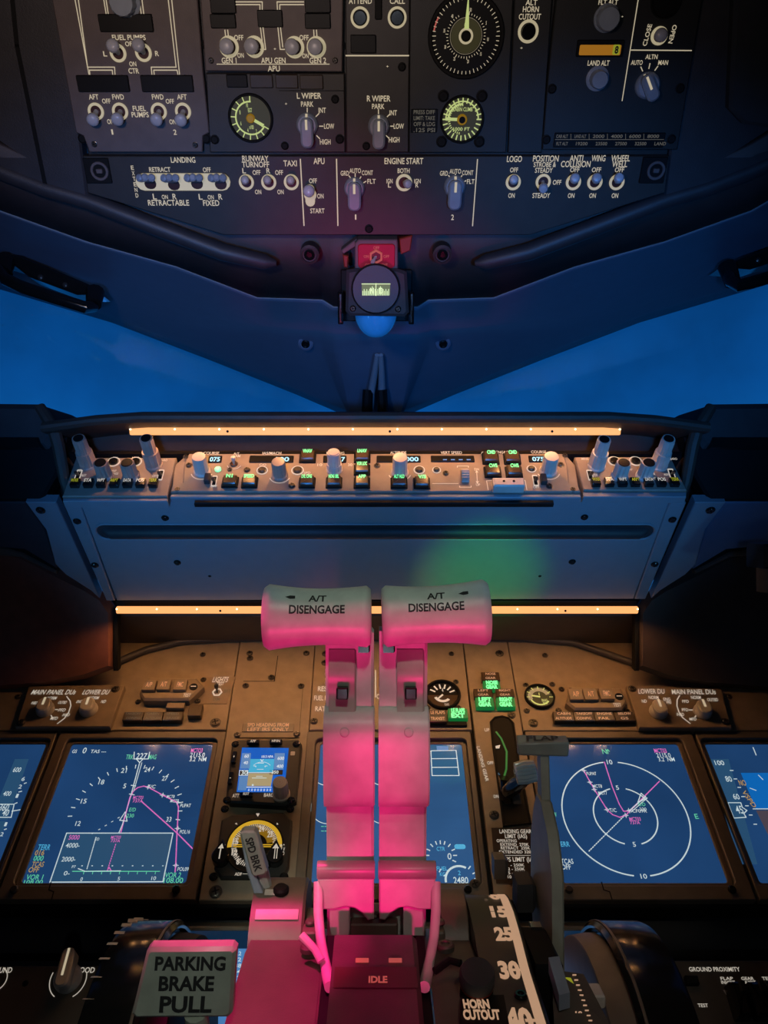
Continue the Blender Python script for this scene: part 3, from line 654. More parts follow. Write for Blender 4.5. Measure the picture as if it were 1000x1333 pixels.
mb = MB(); mb.lathe([(.0014, 0), (.0016, .005), (.0024, .008), (.002, .0095)], 'knob_grey', (x, y, .005), (-.006, -.007, .012), 12); u.part('lever', mb, t_)
for t in (('OFF', 462, 153, 20, 40), ('ON', 395, 211, 18, 34), ('OFF', 528, 211, 18, 38), ('COMPASS LIGHT', 462, 268, 18, 150)): u.T(t[0], t[1], t[2], t[3], t[4], 'legend_red', .0066)
u.done()
u = Unit('standby_compass', 'black standby compass with green lit card window and blue glass bowl below', 'compass', Fr(W(0, .80, .23), dv(-.35, .937)), 490, 382, .006, None, cc)
mb = MB(); mb.prism(u.poly([(262, 315), (330, 305), (600, 305), (665, 330), (680, 600), (650, 628), (285, 622), (255, 590)]), -.035, 0, 'black_soft', .003); u.part('housing', mb)
x, y = u.q(457, 440); r = u.len(295, 620, 440) / 2
mb = MB(); mb.lathe([(r, 0), (r, .004), (r * .93, .006), (r * .9, .006)], 'panel_black', (x, y, 0), n=40); fb = u.part('face_ring', mb)
mb = MB(); mb.flat(u.box(365, 400, 553, 482), .0065, 'compass_green'); u.L([(365, 405), (553, 405)], 5, 'compass_mark', .0069, mb); u.L([(459, 402), (459, 482)], 6, 'compass_mark', .0069, mb)
for i, a in enumerate(range(372, 552, 9)): u.L([(a, 470 - 18 - (12 if i % 2 else 0) - (18 if i in (6, 7, 12, 13) else 0)), (a, 480)], 5, 'compass_mark', .0069, mb)
for t, a in (('N', 433), ('33', 490)): u.T(t, a, 450, 36, 26, 'compass_mark', .0071, mb=mb, bold=.05)
u.part('compass_card', mb, fb)
for a, b in ((305, 572), (607, 576)): u.screw(a, b, .0026, m='black_gloss')
x, y = u.q(458, 622); r = u.len(312, 606, 622) / 2
mb = MB(); pr = [(r, .004)] + [(r * math.cos(t * PI / 20), -r * 1.2 * math.sin(t * PI / 20)) for t in range(0, 10)] + [(.0008, -r * 1.205)]
mb.lathe(pr, 'lens_blue', (x, y + .001, -.03), (0, 1, 0), 40, up=(1, 0, .01)); u.part('glass_bowl', mb)
for a0 in (200, 682):
    mb = MB(); mb.prism(u.box(a0, 470, a0 + 36, 690), -.045, -.012, 'black_gloss', .002); u.part('mounting_bracket', mb)
mb = MB(); mb.prism(u.box(215, 330, 710, 690), -.048, -.038, 'black', .001); u.part('back_plate', mb)

# centre post conduits
mb = MB()
for pts in (((491, 462), (487, 490), (483, 512), (482, 545)), ((496, 462), (497, 490), (497, 512), (499, 545))):
    mb.tube([KF.p(x, y, D) for (x, y), D in zip(pts, (1.02, 1.055, 1.08, 1.10))], [.003, .0045, .005, .005], 'blue_panel', 10)
r_ = tag(mb.build('post_conduit', fr=KF), 'pair of slim blue grey conduits running down the windscreen centre post', 'conduit')
for x in (479, 497):
    mb = MB(); mb.tube([KF.p(x, 507, 1.075), KF.p(x + (2 if x > 489 else -2), 548, 1.085)], .0075, 'black_gloss', 10); mb.build('clamp', r_)

# grab handles at the window corners
def grab(name, label, plate_, bar, posts, holes, D, wedge):
    fr = KFr(0, D, .3); root = thing(name, label, 'handle', fr, 'window grab handles')
    mb = MB(); mb.prism([fr.p(x, y, D)[:2] for x, y in plate_], -.03, .006, 'black_gloss', .003); mb.build('mounting_plate', root)
    pts = [fr.p(x, y, D - .045 * math.sin(PI * min(1, max(0, i / (len(bar) - 1))))) for i, (x, y) in enumerate(bar)]
    mb = MB(); mb.tube(pts, .0072, 'black_gloss', 14); mb.build('grip_bar', root)
    for a, b in posts:
        mb = MB(); mb.tube([fr.p(*a, D - .004), fr.p(*b, D - .018)], [.011, .009], 'black_gloss', 12); mb.build('post', root)
    for x, y in holes:
        mb = MB(); p = fr.p(x, y, D - .006); mb.lathe([(.0035, 0), (.003, .002), (.0015, .003)], 'screw_steel', p, n=12); mb.build('bolt', root)
grab('grab_handle', 'black grab handle at the top corner of the left window', [(-40, 322), (5, 331), (30, 334), (128, 376), (133, 384), (102, 385), (40, 362), (22, 348), (-40, 330)],
     [(-30, 340), (2, 352), (8, 364), (30, 374), (75, 389), (110, 400), (120, 399), (125, 388)], [((8, 338), (6, 356)), ((124, 380), (122, 396))], [(53, 361), (85, 371)], .93, 1)
grab('grab_handle', 'black grab handle at the top corner of the right window', [(1040, 312), (1000, 323), (944, 344), (937, 349), (950, 350), (975, 352), (1000, 344), (1040, 338)],
     [(948, 350), (952, 366), (962, 372), (985, 366), (1005, 360), (1040, 350)], [((947, 347), (954, 368)), ((1036, 326), (1036, 346))], [(987, 339)], .93, -1)

# ------------------------------------------------------------------ glareshield
mb = MB(); prof = [(.825, .1045), (.822, .101), (.822, .0975), (.826, .0945), (.898, .0912), (.912, .060), (.93, .050), (1.16, .085), (1.17, .112), (1.0, .118), (.84, .1075)]
fr = KFr(0, .85, .1)
xs = [-.352, -.30, -.25, .25, .30, .352]; V = []
for x in xs:
    k = 0 if abs(x) < .26 else (.0035 if abs(x) < .31 else .0105)
    V += [fr.k(x, D, v - k) for D, v in prof]
n = len(prof); mb.add(V, [[r * n + i, r * n + (i + 1) % n, (r + 1) * n + (i + 1) % n, (r + 1) * n + i] for r in range(len(xs) - 1) for i in range(n)] + [list(range(n)), list(range((len(xs) - 1) * n, len(xs) * n))], 'valance')
root = thing('glareshield', 'long dark brown glareshield brow under the windscreen with padded ends and blue side cheeks', 'glareshield', fr)
mb.build('brow', root)
for sg in (1, -1):
    m_ = lambda pts: [fr.p(CX + sg * (x - CX), y, .83)[:2] for x, y in pts]
    mb = MB(); mb.prism(m_([(-130, 520), (36, 522), (48, 528), (66, 552), (60, 566), (50, 582), (-130, 584)]), -.10, .0, 'black_soft', .006); w_ = mb.build('wing_top', root)
    mb = MB(); mb.prism(m_([(-130, 578), (50, 578), (66, 562), (74, 566), (60, 618), (40, 652), (-130, 652)]), -.03, -.006, 'black', .003); mb.build('wing_side', root)
    mb = MB(); mb.prism(m_([(-90, 567), (40, 567), (46, 583), (-90, 584)]), -.02, .003, 'black_gloss', .002); mb.build('warning_light_cap', w_)
    mb = MB(); mb.tube([fr.p(CX + sg * (x - CX), y, D) for x, y, D in ((52, 530, .85), (70, 558, .842), (76, 580, .846), (84, 625, .852), (90, 646, .858))], [.006, .007, .007, .006, .004], 'valance', 10); mb.build('cheek_edge', root)
    mb = MB(); V = [(66, 560, .85), (90, 552, .905), (106, 596, .895), (82, 652, .862)]; P_ = [fr.p(CX + sg * (x - CX), y, D) for x, y, D in V]
    mb.add(P_ + [p + Vector((0, 0, -.03)) for p in P_], [[0, 1, 2, 3], [7, 6, 5, 4], [0, 1, 5, 4], [1, 2, 6, 5], [2, 3, 7, 6], [3, 0, 4, 7]], 'valance'); mb.build('recess_cheek', root)

mb = MB(); mb.prism([(-.52, -.20), (.52, -.20), (.52, .02), (-.52, .02)], 0, .004, 'black', conv=lambda x, y, z: fr.w(BL.O + BL.X * x + BL.U * y - BL.N * (.062 - z))); struct(mb.build('trim_7', fr=fr))  # added sheet that blocks the sky showing through the panel gaps
def led(name, label, fr, x0, x1, hh, dep, dots):
    root = thing(name, label, 'light strip', fr)
    mb = MB(); mb.prism(rrect(x1 - x0, hh, .0015, (x0 + x1) / 2, 0), -dep, 0, 'led_strip', .0008); d_ = mb.build('diffuser', root)
    for i in range(dots):
        x = x0 + (x1 - x0) * (i + .03) / (dots - .94); mb = MB(); mb.lathe([(.0011, 0), (.0011, .0006), (.0006, .001)], 'led_dot', (x, hh * .28, .0002), n=10); mb.build('light_point', d_)
    for i in range(3):
        mb = MB(); mb.lathe([(.0014, 0), (.0014, .0007), (.0009, .001)], 'black', (x0 + (x1 - x0) * (.2 + .33 * i), 0, 0), n=10); mb.build('screw', d_)
    return root
lf = Fr(W(0, .862, .0887), dv(-.25, .968))
led('light_strip', 'glowing amber light strip under the glareshield brow, above the knobs of the mode control panel', lf, -.271, .270, .0086, .004, 12)
for i in range(14): x = -.265 + .53 * i / 13; lamp('upper_led', 'SPOT', W(x, .838, .0875), LA['ledu'], (1, .45, .15), W(x, .858, .03), .002, cone=150, blend=.6)
lf2 = Fr(W(0, .962, -.1212), dv(-.3, .954))
led('light_strip', 'glowing amber light strip below the blue panel, behind the thrust lever handles', lf2, -.319, .323, .0084, .004, 14)
for i in range(16): x = -.31 + .625 * i / 15; lamp('lower_led', 'SPOT', W(x, .948, -.1275), LA['ledl'], (1, .45, .15), W(x, .965, -.3), .002, cone=150, blend=.6)

# mode control panel
m1, m2 = cr(.29, 210, 540), cr(.3, 470, 540)
u = Unit('mode_control_panel', 'long autopilot panel across the glareshield centre, with COURSE, HEADING, ALTITUDE and VERT SPEED windows', 'control panel', MC, 489, 616, .012, None, m1)
def bar(u, pts, m, lip=.012, name='face_plate'):
    o = [u.q(*p) for p in pts]; mb = MB(); mb.prism(o, -.012, 0, m, .0012); return u.part(name, mb)
pts = [u.fr.l(*p)[:2] for p in ((222, 640), (224, 632), (238, 628), (240, 604), (246, 590), (733, 589), (738, 604), (741, 628), (753, 632), (756, 640))]
mb = MB(); mb.prism([tuple(p) for p in pts], -.014, 0, 'mcp_panel', .001); u.part('face_plate', mb)
pts = [tuple(u.fr.l(*p)[:2]) for p in ((222, 641), (226, 602), (242, 589), (738, 589), (750, 602), (756, 641))]
mb = MB(); mb.prism(pts, -.014, -.004, 'mcp_panel', .001); u.part('mounting_flange', mb)
mb = MB(); a, b = u.fr.l(222, 641)[:2], u.fr.l(756, 641)[:2]
mb.prism([(a[0], a[1] - .0055), (b[0], b[1] - .0055), (b[0], b[1] - .0005), (a[0], a[1] - .0005)], -.012, -.002, 'blue_panel', .001); lp_ = u.part('lower_lip', mb)
mb = MB(); a, b = u.fr.l(252, 650)[:2], u.fr.l(722, 650)[:2]; mb.prism([(a[0], a[1] - .002), (b[0], b[1] - .002), (b[0], b[1] + .003), (a[0], a[1] + .003)], -.010, -.004, 'black', .001); u.part('latch_rail', mb)
LM = 'legend_white'
for t in (('COURSE', 225, 174, 12, 70), ('A/T', 338, 176, 10, 26), ('ARM', 338, 187, 10, 34), ('IAS/MACH', 497, 174, 12, 84), ('HEADING', 782, 174, 12, 80), ('OFF', 236, 322, 10, 30), ('SPD', 655, 262, 10, 30), ('INTV', 655, 274, 10, 38), ('10', 712, 226, 11, 22), ('30', 848, 226, 11, 20), ('C/O', 456, 226, 10, 30)): u.T(t[0], t[1], t[2], t[3], t[4], LM)
def win(u, a0, b0, a1, b1, t, ta, tw, m='cyan_digit', hh=.62):
    mb = MB(); mb.prism(u.box(a0, b0, a1, b1), -.001, .0015, 'ann_black', .0005); o = u.part('digit_window', mb)
    k = MB(); u.T(t, ta, (b0 + b1) / 2 + (b1 - b0) * .12, (b1 - b0) * hh, tw, m, .0019, mb=k, bold=.03); u.part('digits', k, o)
def btn(u, a, b, t, w=74, h=48, on='green_lit', base='ann_brown'):
    mb = MB(); mb.prism(u.box(a - w / 2, b - h / 2, a + w / 2, b + h / 2), 0, .0015, 'black', .0004); o = u.part('push_button', mb)
    k = MB(); k.prism(u.box(a - w * .41, b - h * .40, a + w * .41, b + h * .42), .0015, .0065, base, .0012)
    u.T(t, a, b - h * .26, h * .30, w * .62 * min(1, .35 + len(t) / 7), on, .0069, mb=k, bold=.04); u.part('cap', k, o)
def ringlamp(u, a, b, r, m, rm=None, name='indicator'):
    x, y = u.q(a, b); mb = MB(); mb.lathe([(r, 0), (r, .002), (r * .7, .003)], m, (x, y, 0), n=20)
    if rm: mb.frame(ngon(r * 1.5, 24, x, y), ngon(r * 1.25, 24, x, y), 0, .0008, rm, .0002)
    return u.part(name, mb)
def sw(u, a, b, w=22, h=48, m='screw_steel'):
    mb = MB(); o = u.box(a - w / 2, b - h / 2, a + w / 2, b + h / 2); i = u.box(a - w * .36, b - h * .40, a + w * .36, b + h * .40)
    mb.frame(o, i, -.001, .0008, LM, .0002); mb.flat(i, .0003, 'black'); s_ = u.part('slide_switch', mb)
    k = MB(); x, y = u.q(a, b); k.lathe([(.0016, 0), (.002, .006), (.0016, .009)], m, (x, y, 0), (0, -.4, 1), 10); u.part('lever', k, s_)
win(u, 212, 186, 272, 216, '075', 242, 46); win(u, 396, 186, 594, 216, '100', 545, 60); win(u, 727, 186, 831, 216, '227', 800, 50)
u.round_knob(184, 256, 178, 190, .0082, .0235, ring=LM); u.round_knob(533, 274, 526, 210, .0078, .022, 'knob_brown', flute=(18, .12), ring=LM)
u.round_knob(778, 246, 775, 180, .0085, .026, 'knob_pale', two=(.0074, .38)); u.screw(308, 248, .0022)
u.toggle(326, 222, 322, 190, ring=.0042, hgt=.012, tip=.0028, ringm='screw_steel', tipm='knob_pale')
x, y = u.q(328, 222); mb = MB(); mb.arc((x, y), .0075, 100, 440 - 360 + 0, .0007, LM); mb.arc((x, y), .0078, 200, 340, .0007, LM); u.part('switch_marks', mb)
for a, b, t in ((310, 305, 'N1'), (397, 306, 'SPEED'), (658, 194, 'VNAV'), (655, 307, 'LVL CHG'), (776, 307, 'HDG SEL'), (902, 193, 'LNAV'), (901, 250, 'VOR LOC'), (901, 308, 'APP')): btn(u, a, b, t)
ringlamp(u, 255, 247, .0036, 'green_pale'); ringlamp(u, 453, 250, .0042, 'screw_steel', LM, 'push_knob'); ringlamp(u, 612, 250, .0046, 'screw_steel', LM, 'push_knob')
sw(u, 238, 298)
for a, b in ((125, 228), (385, 248), (586, 318)): u.screw(a, b, .0030)
u.screw(72, 333, .0034, -.002); u.screw(110, 190, .0024)
mb = MB(); mb.prism(u.box(196, 275, 222, 312), 0, .006, 'black_soft', .001); u.part('switch_guard', mb)
u.c = m2
for t in (('ALTITUDE', 162, 166, 12, 70), ('VERT SPEED', 392, 166, 12, 92), ('A/P ENGAGE', 603, 164, 12, 92), ('COURSE', 771, 163, 12, 66), ('OFF', 760, 315, 10, 28), ('DN', 502, 238, 10, 20), ('UP', 508, 305, 10, 18)): u.T(t[0], t[1], t[2], t[3], t[4], LM)
for p in ([(310, 300), (422, 300)], [(418, 230), (418, 224), (466, 224), (466, 230)], [(428, 310), (428, 316), (478, 316), (478, 310)], [(502, 244), (505, 300)], [(498, 252), (502, 244), (507, 252)], [(500, 290), (505, 300), (510, 290)], [(552, 328), (545, 288), (575, 286)], [(700, 284), (712, 286), (720, 328)], [(522, 172), (526, 163), (550, 163)], [(656, 163), (678, 163), (684, 172)]): u.L(p, 3, LM)
win(u, 68, 180, 259, 208, '10000', 205, 90); win(u, 303, 180, 492, 206, '- - - -', 415, 120, 'blue_digit', .75); win(u, 728, 180, 802, 207, '075', 768, 52)
u.round_knob(168, 252, 167, 180, .0085, .024, ring=LM); u.round_knob(812, 246, 822, 182, .0086, .0235, ring=LM)
for a, b, t, w_ in ((165, 298, 'ALT HLD', 74), (264, 299, 'V/S', 72), (562, 193, 'CMD', 74), (655, 193, 'CMD', 74), (571, 251, 'CWS', 74), (663, 251, 'CWS', 74)): btn(u, a, b, t, w_)
for a, b in ((70, 222), (368, 255), (867, 218), (818, 310)): u.screw(a, b, .0030)
u.screw(920, 322, .0034, -.002); u.screw(885, 178, .0024)
ringlamp(u, 253, 240, .0042, 'screw_steel', LM, 'push_knob'); ringlamp(u, 328, 240, .0032, 'screw_steel', LM); ringlamp(u, 740, 235, .0036, 'screw_steel', LM)
mb = MB(); x, y = u.q(451, 270); mb.lathe([(.009, -.004, 1), (.009, .004, 1)], 'knob_grey', (x, y, .0), (1, 0, 0), 40, (20, .12)); u.part('thumb_wheel', mb)
sw(u, 757, 286); mb = MB(); mb.prism(u.box(778, 268, 804, 305), 0, .006, 'black_soft', .001); u.part('switch_guard', mb)
mb = MB(); mb.prism(u.box(568, 300, 704, 338, r=.0015), 0, .011, 'knob_pale', .0015); db = u.part('disengage_bar', mb)
for a in (615, 658):
    x, y = u.q(a, 318); k = MB(); k.lathe([(.0015, .011), (.0012, .0116)], 'black', (x, y, 0), n=10); u.part('peg', k, db)
u.done()

# EFIS control panels either side
def efis(name, label, cc, px, left):
    u = Unit(name, label, 'control panel', MC, px, 620, .012, 'EFIS control panels', cc)
    o = [(330, 318), (765, 318), (725, 487), (270, 487)] if left else [(160, 315), (577, 315), (648, 460), (200, 460)]
    mb = MB(); mb.prism(u.poly(o), -.014, 0, 'mcp_panel', .001); u.part('face_plate', mb)
    o2 = [(270, 503), (725, 503), (725, 489), (270, 489)] if left else [(200, 484), (648, 484), (648, 463), (200, 463)]
    mb = MB(); mb.prism(u.poly(o2), -.012, -.002, 'blue_panel', .0008); u.part('lower_lip', mb)
    K = [((385, 350), (368, 245)), ((668, 350), (643, 245))] if left else [((255, 355), (278, 240)), ((525, 352), (550, 245))]
    k2 = [((457, 400), (446, 345)), ((570, 400), (558, 345))] if left else [((355, 400), (368, 345)), ((462, 400), (478, 345))]
    for a, t in K: u.round_knob(*a, *t, .0094, .040, 'knob_brown' if left else 'knob_pale', two=(.0075, .52), flute=(14, .16), capm='black', name='dual_knob')
    for a, t in k2: u.round_knob(*a, *t, .0084, .021, 'knob_brown' if left else 'knob_pale', flute=(14, .18), capm='black')
    for a, b in (((493, 338), (588, 338)) if left else ((333, 335), (425, 335))): ringlamp(u, a, b, .0048, 'black_gloss', LM, 'push_button')
    for a, b in (((340, 395), (697, 395)) if left else ((228, 396), (582, 391))): sw(u, a, b, 24, 46)
    xs_ = (330, 387, 443, 500, 557, 613, 668) if left else (250, 308, 365, 420, 478, 533, 590)
    for i, (a, t) in enumerate(zip(xs_, ('WXR', 'STA', 'WPT', 'ARPT', 'DATA', 'POS', 'TERR'))):
        b = 434 if left else 430
        mb = MB(); mb.prism(u.box(a - 20, b - 14, a + 20, b + 18), 0, .005, 'black_gloss', .0008); o_ = u.part('push_button', mb)
        k = MB(); u.T(t, a, b - 3, 13, 34, 'legend_white' if i % 3 else 'olive_lit', .0054, mb=k, bold=.03); u.part('legend', k, o_)
    for t, a, b, w_ in ((('MINS', 452, 330, 30), ('BARO', 712, 332, 30), ('RST', 365, 398, 20), ('VOR', 348, 378, 24), ('MAP', 495, 378, 22), ('RANGE', 497, 390, 34), ('OFF', 672, 400, 20), ('FPV', 500, 322, 20), ('MTRS', 588, 322, 28)) if left else (('MINS', 205, 326, 30), ('BARO', 590, 326, 30), ('VOR', 250, 396, 22), ('ADF', 558, 394, 22), ('MAP', 400, 372, 22), ('CTR', 498, 392, 24), ('TFC', 502, 410, 24))): u.T(t, a, b, 9, w_, LM)
    u.done()
efis('efis_control_panel', 'small panel of four brown knobs left of the mode control panel', cr(.3, 0, 500), 152, True)
efis('efis_control_panel', 'small panel of four pale knobs right of the mode control panel', cr(.3, 700, 500), 825, False)

# blue panel below
u = Unit('glareshield_front_panel', 'wide blue lit metal panel with a long groove below the mode control panel', 'panel', BL, 489, 718, 0, None)
out = [(104, 654), (872, 653), (825, 780), (152, 782)]
mb = MB(); mb.prism(u.poly(out), -.015, 0, 'blue_panel', .001); u.part('sheet', mb)
gx0, gx1 = u.q(124, 691)[0], u.q(853, 691)[0]; gy0, gy1 = u.q(489, 702)[1], u.q(489, 681)[1]; gr = (gy1 - gy0) / 2; gy = (gy0 + gy1) / 2
mb = MB(); V = []; N_ = 12
prof = [(math.cos(PI * i / N_), math.sin(PI * i / N_)) for i in range(N_ + 1)]
mb.frame(rrect(gx1 - gx0, 2 * gr, gr * .99, (gx0 + gx1) / 2, gy, 8), rrect(gx1 - gx0 - .004, 2 * gr - .004, gr * .9, (gx0 + gx1) / 2, gy, 8), -.002, .002, 'blue_panel', .001)
mb.flat(rrect(gx1 - gx0 - .003, 2 * gr - .003, gr * .9, (gx0 + gx1) / 2, gy, 8), .0003, 'trim_dark')
mb.tube([(gx0 + gr, gy - gr * .12, -.004), (gx0 + gr + .004, gy - gr * .12, -.0005), (gx1 - gr - .004, gy - gr * .12, -.0005), (gx1 - gr, gy - gr * .12, -.004)], gr * .62, 'trim_dark', 16); u.part('grip_groove', mb)
for sg, P_ in ((1, [(83, 655), (102, 655), (106, 660), (150, 781), (139, 781)]), (-1, [(893, 654), (873, 653), (869, 659), (826, 779), (840, 779)])):
    mb = MB(); mb.prism(u.poly(P_), -.012, .0015, 'blue_panel', .001); s_ = u.part('side_strip', mb)
for a, b in ((215, 674), (231, 732), (761, 673), (745, 731)): u.screw(a, b, .0034, m='black_gloss')
for a, b in ((101, 677), (124, 734), (875, 675), (852, 733)): u.screw(a, b, .0036, .0015, m='black_gloss')
for a, b in ((273, 750), (703, 750)):
    x, y = u.q(a, b); mb = MB(); mb.lathe([(.002, 0), (.0015, .0005)], 'black', (x, y, 0), n=10); u.part('hole', mb)
cheek = [(33, 654), (73, 654), (130, 779), (118, 769), (85, 748), (72, 735), (60, 690)]
lobe = [(-90, 652), (33, 654), (60, 690), (76, 742), (32, 716), (-90, 706)]
u.done()
for sg, w_ in ((1, 'left'), (-1, 'right')):
    mm = lambda P_: [(CX + sg * (x - CX), y) for x, y in P_]
    u = Unit('glareshield_cheek', f'blue grey side plate with one screw, beside the {w_} end of the blue panel', 'panel', BL, CX + sg * (80 - CX), 700, -.006, 'glareshield cheek plates')
    mb = MB(); mb.prism(u.poly(mm(cheek)), -.012, 0, 'blue_panel', .001); u.part('sheet', mb)
    u.screw(*mm([(53, 664)])[0], .0042, m='black_gloss'); u.done()
    mb = MB(); mb.prism([BL.l(*p, -.02)[:2] for p in mm(lobe)], -.05, -.02, 'liner' if sg < 0 else 'trim_dark', .002)
    tag(mb.build('glareshield_underside', fr=BL), f'dark curved underside sheet at the far {w_} edge of the glareshield', 'panel', 'glareshield undersides')
    pad = [(-90, 708), (5, 714), (30, 720), (76, 744), (115, 763), (135, 776), (149, 796), (149, 872), (110, 886), (60, 895), (-90, 908)]
    fr = PA.at(CX + sg * (60 - CX), 820); root = thing('glareshield_pad', ('red brown' if sg > 0 else 'black') + f' padded knee cover below the {w_} end of the glareshield', 'pad', fr, 'glareshield knee pads')
    mb = MB(); mb.prism([fr.l(*p)[:2] for p in mm(pad)], -.012, 0, 'pad_red' if sg > 0 else 'valance', .008); mb.build('cover', root)
    mb = MB(); mb.prism([fr.l(*p, -.004)[:2] for p in mm([(-90, 690), (10, 712), (32, 718), (76, 741), (76, 746), (30, 724), (-90, 716)])], -.012, .004, 'quad_plate', .002); mb.build('top_edge', root)
mb = MB(); fr = VA.at(489, 820, -.003)
mb.prism([fr.l(*p)[:2] for p in ((150, 801), (830, 801), (830, 868), (790, 853), (740, 839), (680, 834), (300, 834), (235, 838), (190, 849), (150, 868))], -.006, 0, 'valance', .003)
tag(mb.build('glareshield_valance', fr=fr), 'dark curved padding between the lower amber light strip and the instrument panel', 'valance')
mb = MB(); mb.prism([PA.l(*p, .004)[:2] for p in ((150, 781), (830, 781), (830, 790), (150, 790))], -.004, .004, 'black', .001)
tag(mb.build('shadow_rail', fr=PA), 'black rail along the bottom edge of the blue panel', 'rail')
for x in (150, 830):
    mb = MB(); mb.prism([PA.l(*p, .002)[:2] for p in ((x - 3, 792), (x + 3, 792), (x + 3, 874), (x - 3, 874))], -.010, .001, 'black', .001)
    tag(mb.build('seam_cover', fr=PA), 'black seam between the %s knee pad and the centre padding' % ('left' if x < 400 else 'right'), 'seam')
e = [(-90, 894), (0, 888), (60, 882), (115, 873), (150, 862), (190, 845), (235, 834), (300, 830), (400, 829), (580, 829), (680, 830), (745, 835), (790, 850), (830, 864), (865, 874), (930, 882), (1000, 886), (1090, 890)]
mb = MB(); mb.tube([MP.l(p[0], p[1] + 1, .0062) for p in e], .0048, 'trim_dark', 12)
tag(mb.build('panel_edge_moulding', fr=MP), 'dark rubber moulding curving along the top of the instrument panel', 'moulding')
# knurled lamp head at the right edge
fr = KFr(.40, .80, -.05); root = thing('map_light', 'black map light with knurled ring at the far right edge', 'lamp', fr)
mb = MB(); mb.prism([fr.p(x, y, .80)[:2] for x, y in ((990, 708), (1040, 704), (1040, 742), (990, 740))], -.03, .01, 'black_gloss', .003); mb.build('housing', root)
mb = MB(); mb.lathe([(.022, -.012, 1), (.022, .012, 1)], 'black_soft', fr.p(1012, 755, .80), (0, 1, 0), 30, (30, .12), up=(1, 0, .01)); mb.build('knurled_ring', root)

# ------------------------------------------------------------------ main instrument panel
M1, M2, M3, M4 = cr(.3, 0, 820), cr(.2852, 270, 820), cr(.2849, 540, 820), cr(.32, 680, 820)
fr = MP.at(489, 1000)
mb = MB(); mb.prism([fr.l(*p)[:2] for p in ((-140, 842), (1120, 842), (1180, 1176), (-200, 1176))], -.03, -.0085, 'black', .001)
tag(mb.build('instrument_panel_backing', fr=fr), 'black backing board showing only in the seams of the instrument panel', 'panel')
def facep(name, label, pts, ctr, m='main_panel', c=None, grp='instrument panel plates'):
    u = Unit(name, label, 'panel', MP, *ctr, 0, grp, c)
    mb = MB(); mb.prism([tuple(u.fr.l(*p)[:2]) for p in pts], -.008, 0, m, .0008); u.part('face_plate', mb); return u
u = facep('instrument_face_plate', 'brown upper instrument plate left of the centre column, above the left navigation display', [(-140, 826), (313.5, 826), (294, 950), (-140, 951)], (150, 910), c=M1)
for a, b in ((80, 291), (880, 108), (883, 217), (600, 313), (858, 310), (935, 403)): u.screw(a, b, .0032 if a != 935 else .0055)
mb = MB(); mb.prism(u.poly([(895, 205), (1025, 203), (985, 322), (868, 322)]), 0, .0006, 'unit_brown', .0003); lp_ = u.part('lights_plate', mb)
u.T('LIGHTS', 958, 218, 22, 66, LM, .0012, sh=.15); u.T('TEST', 957, 236, 14, 30, LM, .0012); u.T('BRT', 987, 268, 14, 26, 'legend_dim', .0012); u.T('DIM', 940, 303, 14, 28, 'legend_dim', .0012)
u.toggle(943, 272, 938, 238, ring=.0068, hgt=.014, tip=.003, ringm=LM, tipm='screw_steel', hexa=True)
for i, (a0, a1, t) in enumerate(((540, 625, 'TAKEOFF|CONFIG'), (627, 710, 'CABIN|ALTITUDE'), (712, 796, 'SPEED|BRAKE'))): u.annun(a0, 370, a1, 408, 'ann_brown', t, h=.007)
u.annun(727, 318, 805, 354, 'unit_brown', h=.007); u.annun(822, 338, 880, 390, 'ann_brown', h=.008)
u.done()
def selector(name, label, cc, outline, scr, knobs, texts, px):
    u = Unit(name, label, 'selector panel', MP, *px, .0085, 'display selector panels', cc)
    mb = MB(); mb.prism(u.poly(outline), -.0085, 0, 'unit_brown', .001); u.part('face_plate', mb)
    for a in scr: u.screw(*a, .0042)
    for a, b in knobs: u.pointer_knob(a, b + 10, .0112, .021, .0165, 0, .013, 'knob_grey', off=.0)
    for t in texts: u.T(t[0], t[1], t[2], t[3], t[4], LM, sh=.18)
    return u
u = selector('display_selector_panel', 'brown plate lettered MAIN PANEL DUs and LOWER DU with two knobs, at left', M1, [(125, 240), (540, 240), (477, 420), (66, 420)], ((502, 258), (92, 403)), ((198, 338), (386, 338)),
    (('MAIN PANEL DUs', 235, 271, 20, 190), ('LOWER DU', 418, 271, 20, 112), ('NORM', 226, 297, 13, 40), ('PFD', 270, 349, 13, 30), ('MFD', 236, 385, 13, 30), ('OUTBD', 272, 316, 12, 36), ('INBD', 150, 318, 12, 24), ('INBD', 288, 370, 12, 30), ('NORM', 408, 296, 13, 42), ('ND', 450, 312, 13, 20), ('ENG', 345, 312, 12, 22)), (90, 919))
u.L([(290, 290), (305, 310), (308, 330), (298, 360), (280, 385), (250, 408)], 4, LM); u.L([(240, 347), (252, 347)], 4, LM); u.L([(222, 372), (228, 382)], 4, LM)
u.done()
u = selector('display_selector_panel', 'brown plate lettered LOWER DU and MAIN PANEL DUs with two knobs, at right', M4, [(425, 226), (810, 238), (852, 397), (476, 397)], ((447, 240), (828, 374)), ((553, 325), (733, 325)),
    (('LOWER DU', 525, 251, 19, 106), ('MAIN PANEL DUs', 697, 253, 19, 178), ('NORM', 534, 276, 13, 40), ('ND', 496, 291, 13, 20), ('ENG', 588, 283, 12, 28), ('PRI', 596, 296, 12, 18), ('NORM', 706, 276, 13, 40), ('OUTBD', 774, 285, 12, 44), ('PFD', 664, 292, 12, 26), ('PFD', 662, 326, 12, 26), ('MFD', 694, 364, 12, 28), ('INBD', 643, 345, 12, 30)), (882, 918))
u.L([(640, 268), (630, 285), (629, 310), (637, 335), (652, 358), (683, 382)], 4, LM); u.L([(678, 327), (692, 327)], 4, LM); u.L([(702, 355), (710, 347)], 4, LM)
u.done()
